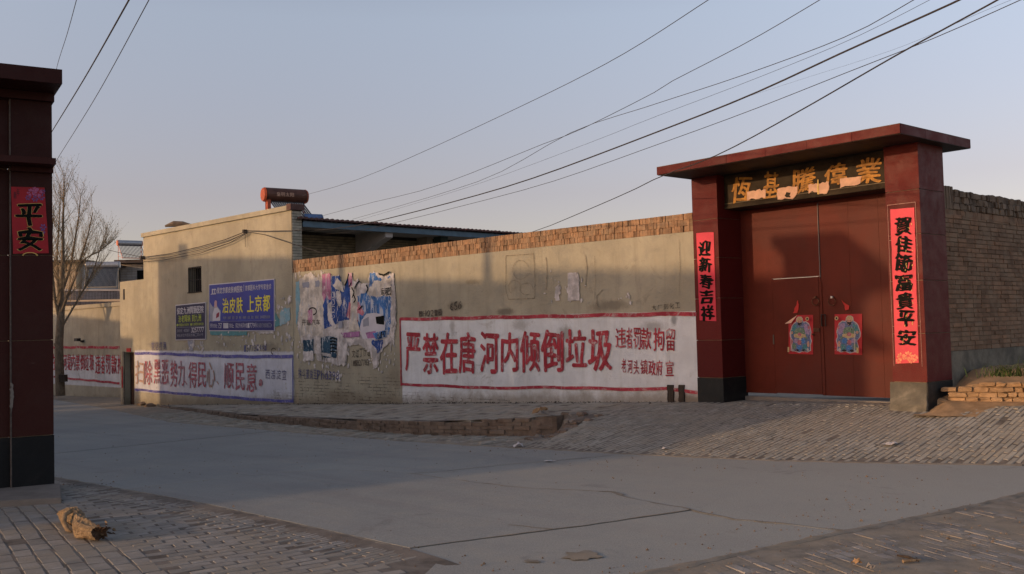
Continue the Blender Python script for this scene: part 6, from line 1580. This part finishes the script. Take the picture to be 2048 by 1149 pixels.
cable([(602, 463), (676, 457), (749, 444), (940, 395), (1086, 350), (1300, 270), (1500, 191), (1700, 99), (1920, 0), (2060, -70)], .0105, 'thickest cable running from the house to the upper right', 24, 6.5, ext=PT)
cable([(623, 470), (705, 464), (793, 445), (910, 416), (1100, 365), (1300, 295), (1500, 222), (1700, 143), (1870, 76), (2042, 0), (2150, -50)], .006, 'lower thin cable passing left above the gate canopy', 24, 7, ext=(9.3, -2, 8))
cable([(1060, 466), (1100, 452), (1250, 388), (1325, 352), (1440, 308), (1600, 222), (1800, 107), (1996, 0), (2100, -60)], .0085, 'cable that passes in front of the gate canopy corner', 22, 6.2, ext=(9.2, -3, 8))
cable([(1460, 205), (1600, 160), (1800, 95), (1960, 26), (2060, -15)], .002, 'hair-thin cable between two thicker ones at upper right', 20, 7)
cable([(100, 352), (103, 341), (115, 318), (200, 180), (298, 0), (350, -98)], .0075, 'right cable of three rising behind the near pillar', 24, 7.5, group='cables rising behind the near pillar', ext=(-1.5, 1.0, 8))
cable([(90, 292), (100, 270), (176, 145), (258, 0), (310, -95)], .0105, 'middle, thicker cable of three rising behind the near pillar', 24, 7.5, group='cables rising behind the near pillar', ext=(-1.8, 1.0, 8))
cable([(105, 185), (115, 130), (135, 66), (153, 0), (175, -85)], .006, 'left cable of three rising over the near pillar', 20, 7.5, group='cables rising behind the near pillar', ext=(-2.2, 1.0, 8))
def wallwire(pts, r_, label, s_=-.08):
    P_ = [onplane(x, y, A + NW * s_, NW) for x, y in pts]; mb = MB().tube([p - P_[0] for p in P_], [r_] * len(P_), 5); o = obj('wall_cable', mb, M['wire'], None, P_[0]); tag(o, label, 'cable', 'cables along the house front')
wallwire([(288, 515), (340, 508), (400, 494), (450, 480), (493, 463)], .011, 'upper cable sagging along the house front left of the bracket')
wallwire([(288, 519), (340, 514), (410, 498), (460, 482), (494, 465)], .009, 'middle cable sagging along the house front left of the bracket', -.09)
wallwire([(288, 524), (330, 520), (400, 507), (460, 486), (494, 467)], .009, 'lowest cable sagging along the house front left of the bracket', -.10)
wallwire([(494, 462), (530, 463), (585, 462), (606, 460)], .009, 'level cable from the bracket to the tiled corner of the house')
wallwire([(494, 464), (530, 470), (585, 488), (640, 505)], .008, 'slack cable falling right from the bracket')
wallwire([(215, 500), (240, 506), (262, 510), (288, 516)], .008, 'short cable running left from the house corner')

# ================================================================== LITTER
def crumple(label, px_, py_, z, sx, sy, sz, seed, matl=None, cat='litter', name='paper_litter'):
    rr = random.Random(seed); q = bankpt(px_, py_, z); n = 10; mb = MB(); vs = [V((0, 0, sz))]
    for k in range(n): a = 2 * math.pi * k / n; m_ = rr.uniform(.6, 1.1); vs.append(V((sx * math.cos(a) * m_, sy * math.sin(a) * m_, rr.uniform(0, sz))))
    for k in range(n): a = 2 * math.pi * (k + .5) / n; vs.append(V((sx * .5 * math.cos(a), sy * .5 * math.sin(a), rr.uniform(sz * .3, sz * 1.4))))
    fs = []
    for k in range(n):
        k2 = (k + 1) % n; fs += [[1 + k, 1 + k2, 1 + n + k], [1 + n + k, 1 + k2, 1 + n + k2], [0, 1 + n + k, 1 + n + k2]]
    mb.add(vs, fs); x, y = q.x, q.y; o = obj(name, mb, matl or M['litter'], None, (x, y, upper(x, y) + .006)); tag(o, label, cat); return o
crumple('crumpled white paper at the road edge below the kerb end', 1037, 889, .03, .075, .10, .05, 1)
crumple('flat white wrapper lying on the concrete road', 1099, 924, .0, .075, .05, .012, 2)
crumple('white paper scrap on the brick apron before the red doors', 1781, 878, .2, .10, .07, .03, 3)
crumple('small pale scrap on the apron edge between gate and kerb', 1330, 881, .15, .05, .04, .02, 4)
crumple('reddish worn stone at the end of the brick kerb', 1082, 850, .1, .13, .10, .10, 5, M['bank_brick'], 'stone', 'kerb_stone')
crumple('pale broken block below the kerb end', 1087, 859, .06, .10, .08, .07, 6, M['plinth'], 'stone', 'kerb_stone')
crumple('tan stone lying in the dirt lane at lower right', 1712, 1131, 0, .05, .035, .03, 7, M['bank_brick'], 'stone', 'lane_stone')
crumple('small grey stone at the bottom edge of the dirt lane', 1742, 1142, 0, .035, .03, .03, 8, M['plinth'], 'stone', 'lane_stone')
q = bankpt(1795, 1115, 0); q2 = bankpt(1838, 1127, 0); o = obj('dry_stick', MB().tube([(0, 0, .012), tuple((q2 - q) * .5 + V((0, 0, .02))), tuple(q2 - q + V((0, 0, .012)))], [.007, .010, .005], 6), M['timber'], None, q); tag(o, 'thin dark stick lying in the dirt lane at lower right', 'stick')
q = bankpt(1806, 1127, 0); o = obj('wood_chip', MB().tube([(0, 0, .012), (.12, .02, .015)], [.012, .005], 6), M['log'], None, q); tag(o, 'pale wood chip beside the dark stick in the lane', 'stick')
# small pebbles and crumbs strewn on road and lane
pm = MB(); rr = random.Random(88)
for k in range(1900):
    if k < 1100: t, p = rr.uniform(-9, -4.4), rr.uniform(4, 9)
    elif k < 2000: t, p = rr.uniform(-5, 10), rr.choice((rr.gauss(3.3, .25), rr.gauss(8.1, .15), rr.uniform(3.4, 8)))
    else: t, p = rr.uniform(-4, 14), rr.uniform(8.4, 11)
    x, y = P2(t, p)
    if y < 3 or not inview(x, y, 0, 40): continue
    s_ = rr.uniform(.0025, .008) * (1.7 if rr.random() < .06 else 1); z = upper(x, y) if p < 4 else low(x, y)
    vs = [V((x + s_ * rr.uniform(.6, 1.2) * a, y + s_ * rr.uniform(.6, 1.2) * b, z + c * s_)) for a, b, c in ((-1, -1, 0), (1, -1, 0), (1, 1, 0), (-1, 1, 0), (0, 0, 1.4))]
    pm.add(vs, [[0, 1, 4], [1, 2, 4], [2, 3, 4], [3, 0, 4]])
o = obj('pebbles', pm, M['old_brick']); tag(o, 'pebbles and crumbs strewn over road and lane', None, None, 'stuff')
# dry leaves and dirt gathered along the wall foot
dm_ = MB(); rr = random.Random(66)
for k in range(500):
    x = -rr.uniform(.3, 11 if k < 300 else 18.5); pth = abs(rr.gauss(0, .10)) + .02; wx, wy = P2(-x, pth); z = terrace(-x, pth) if -x > 1.3 else upper(wx, wy); s_ = rr.uniform(.008, .03)
    vs = [V((wx + s_ * rr.uniform(-1, 1), wy + s_ * rr.uniform(-1, 1), z + rr.uniform(0, .03))) for _ in range(4)]; dm_.add(vs, [[0, 1, 2], [1, 3, 2]])
o = obj('dry_debris', dm_, M['timber']); tag(o, 'dry leaves and dirt gathered at the wall foot', None, None, 'stuff')
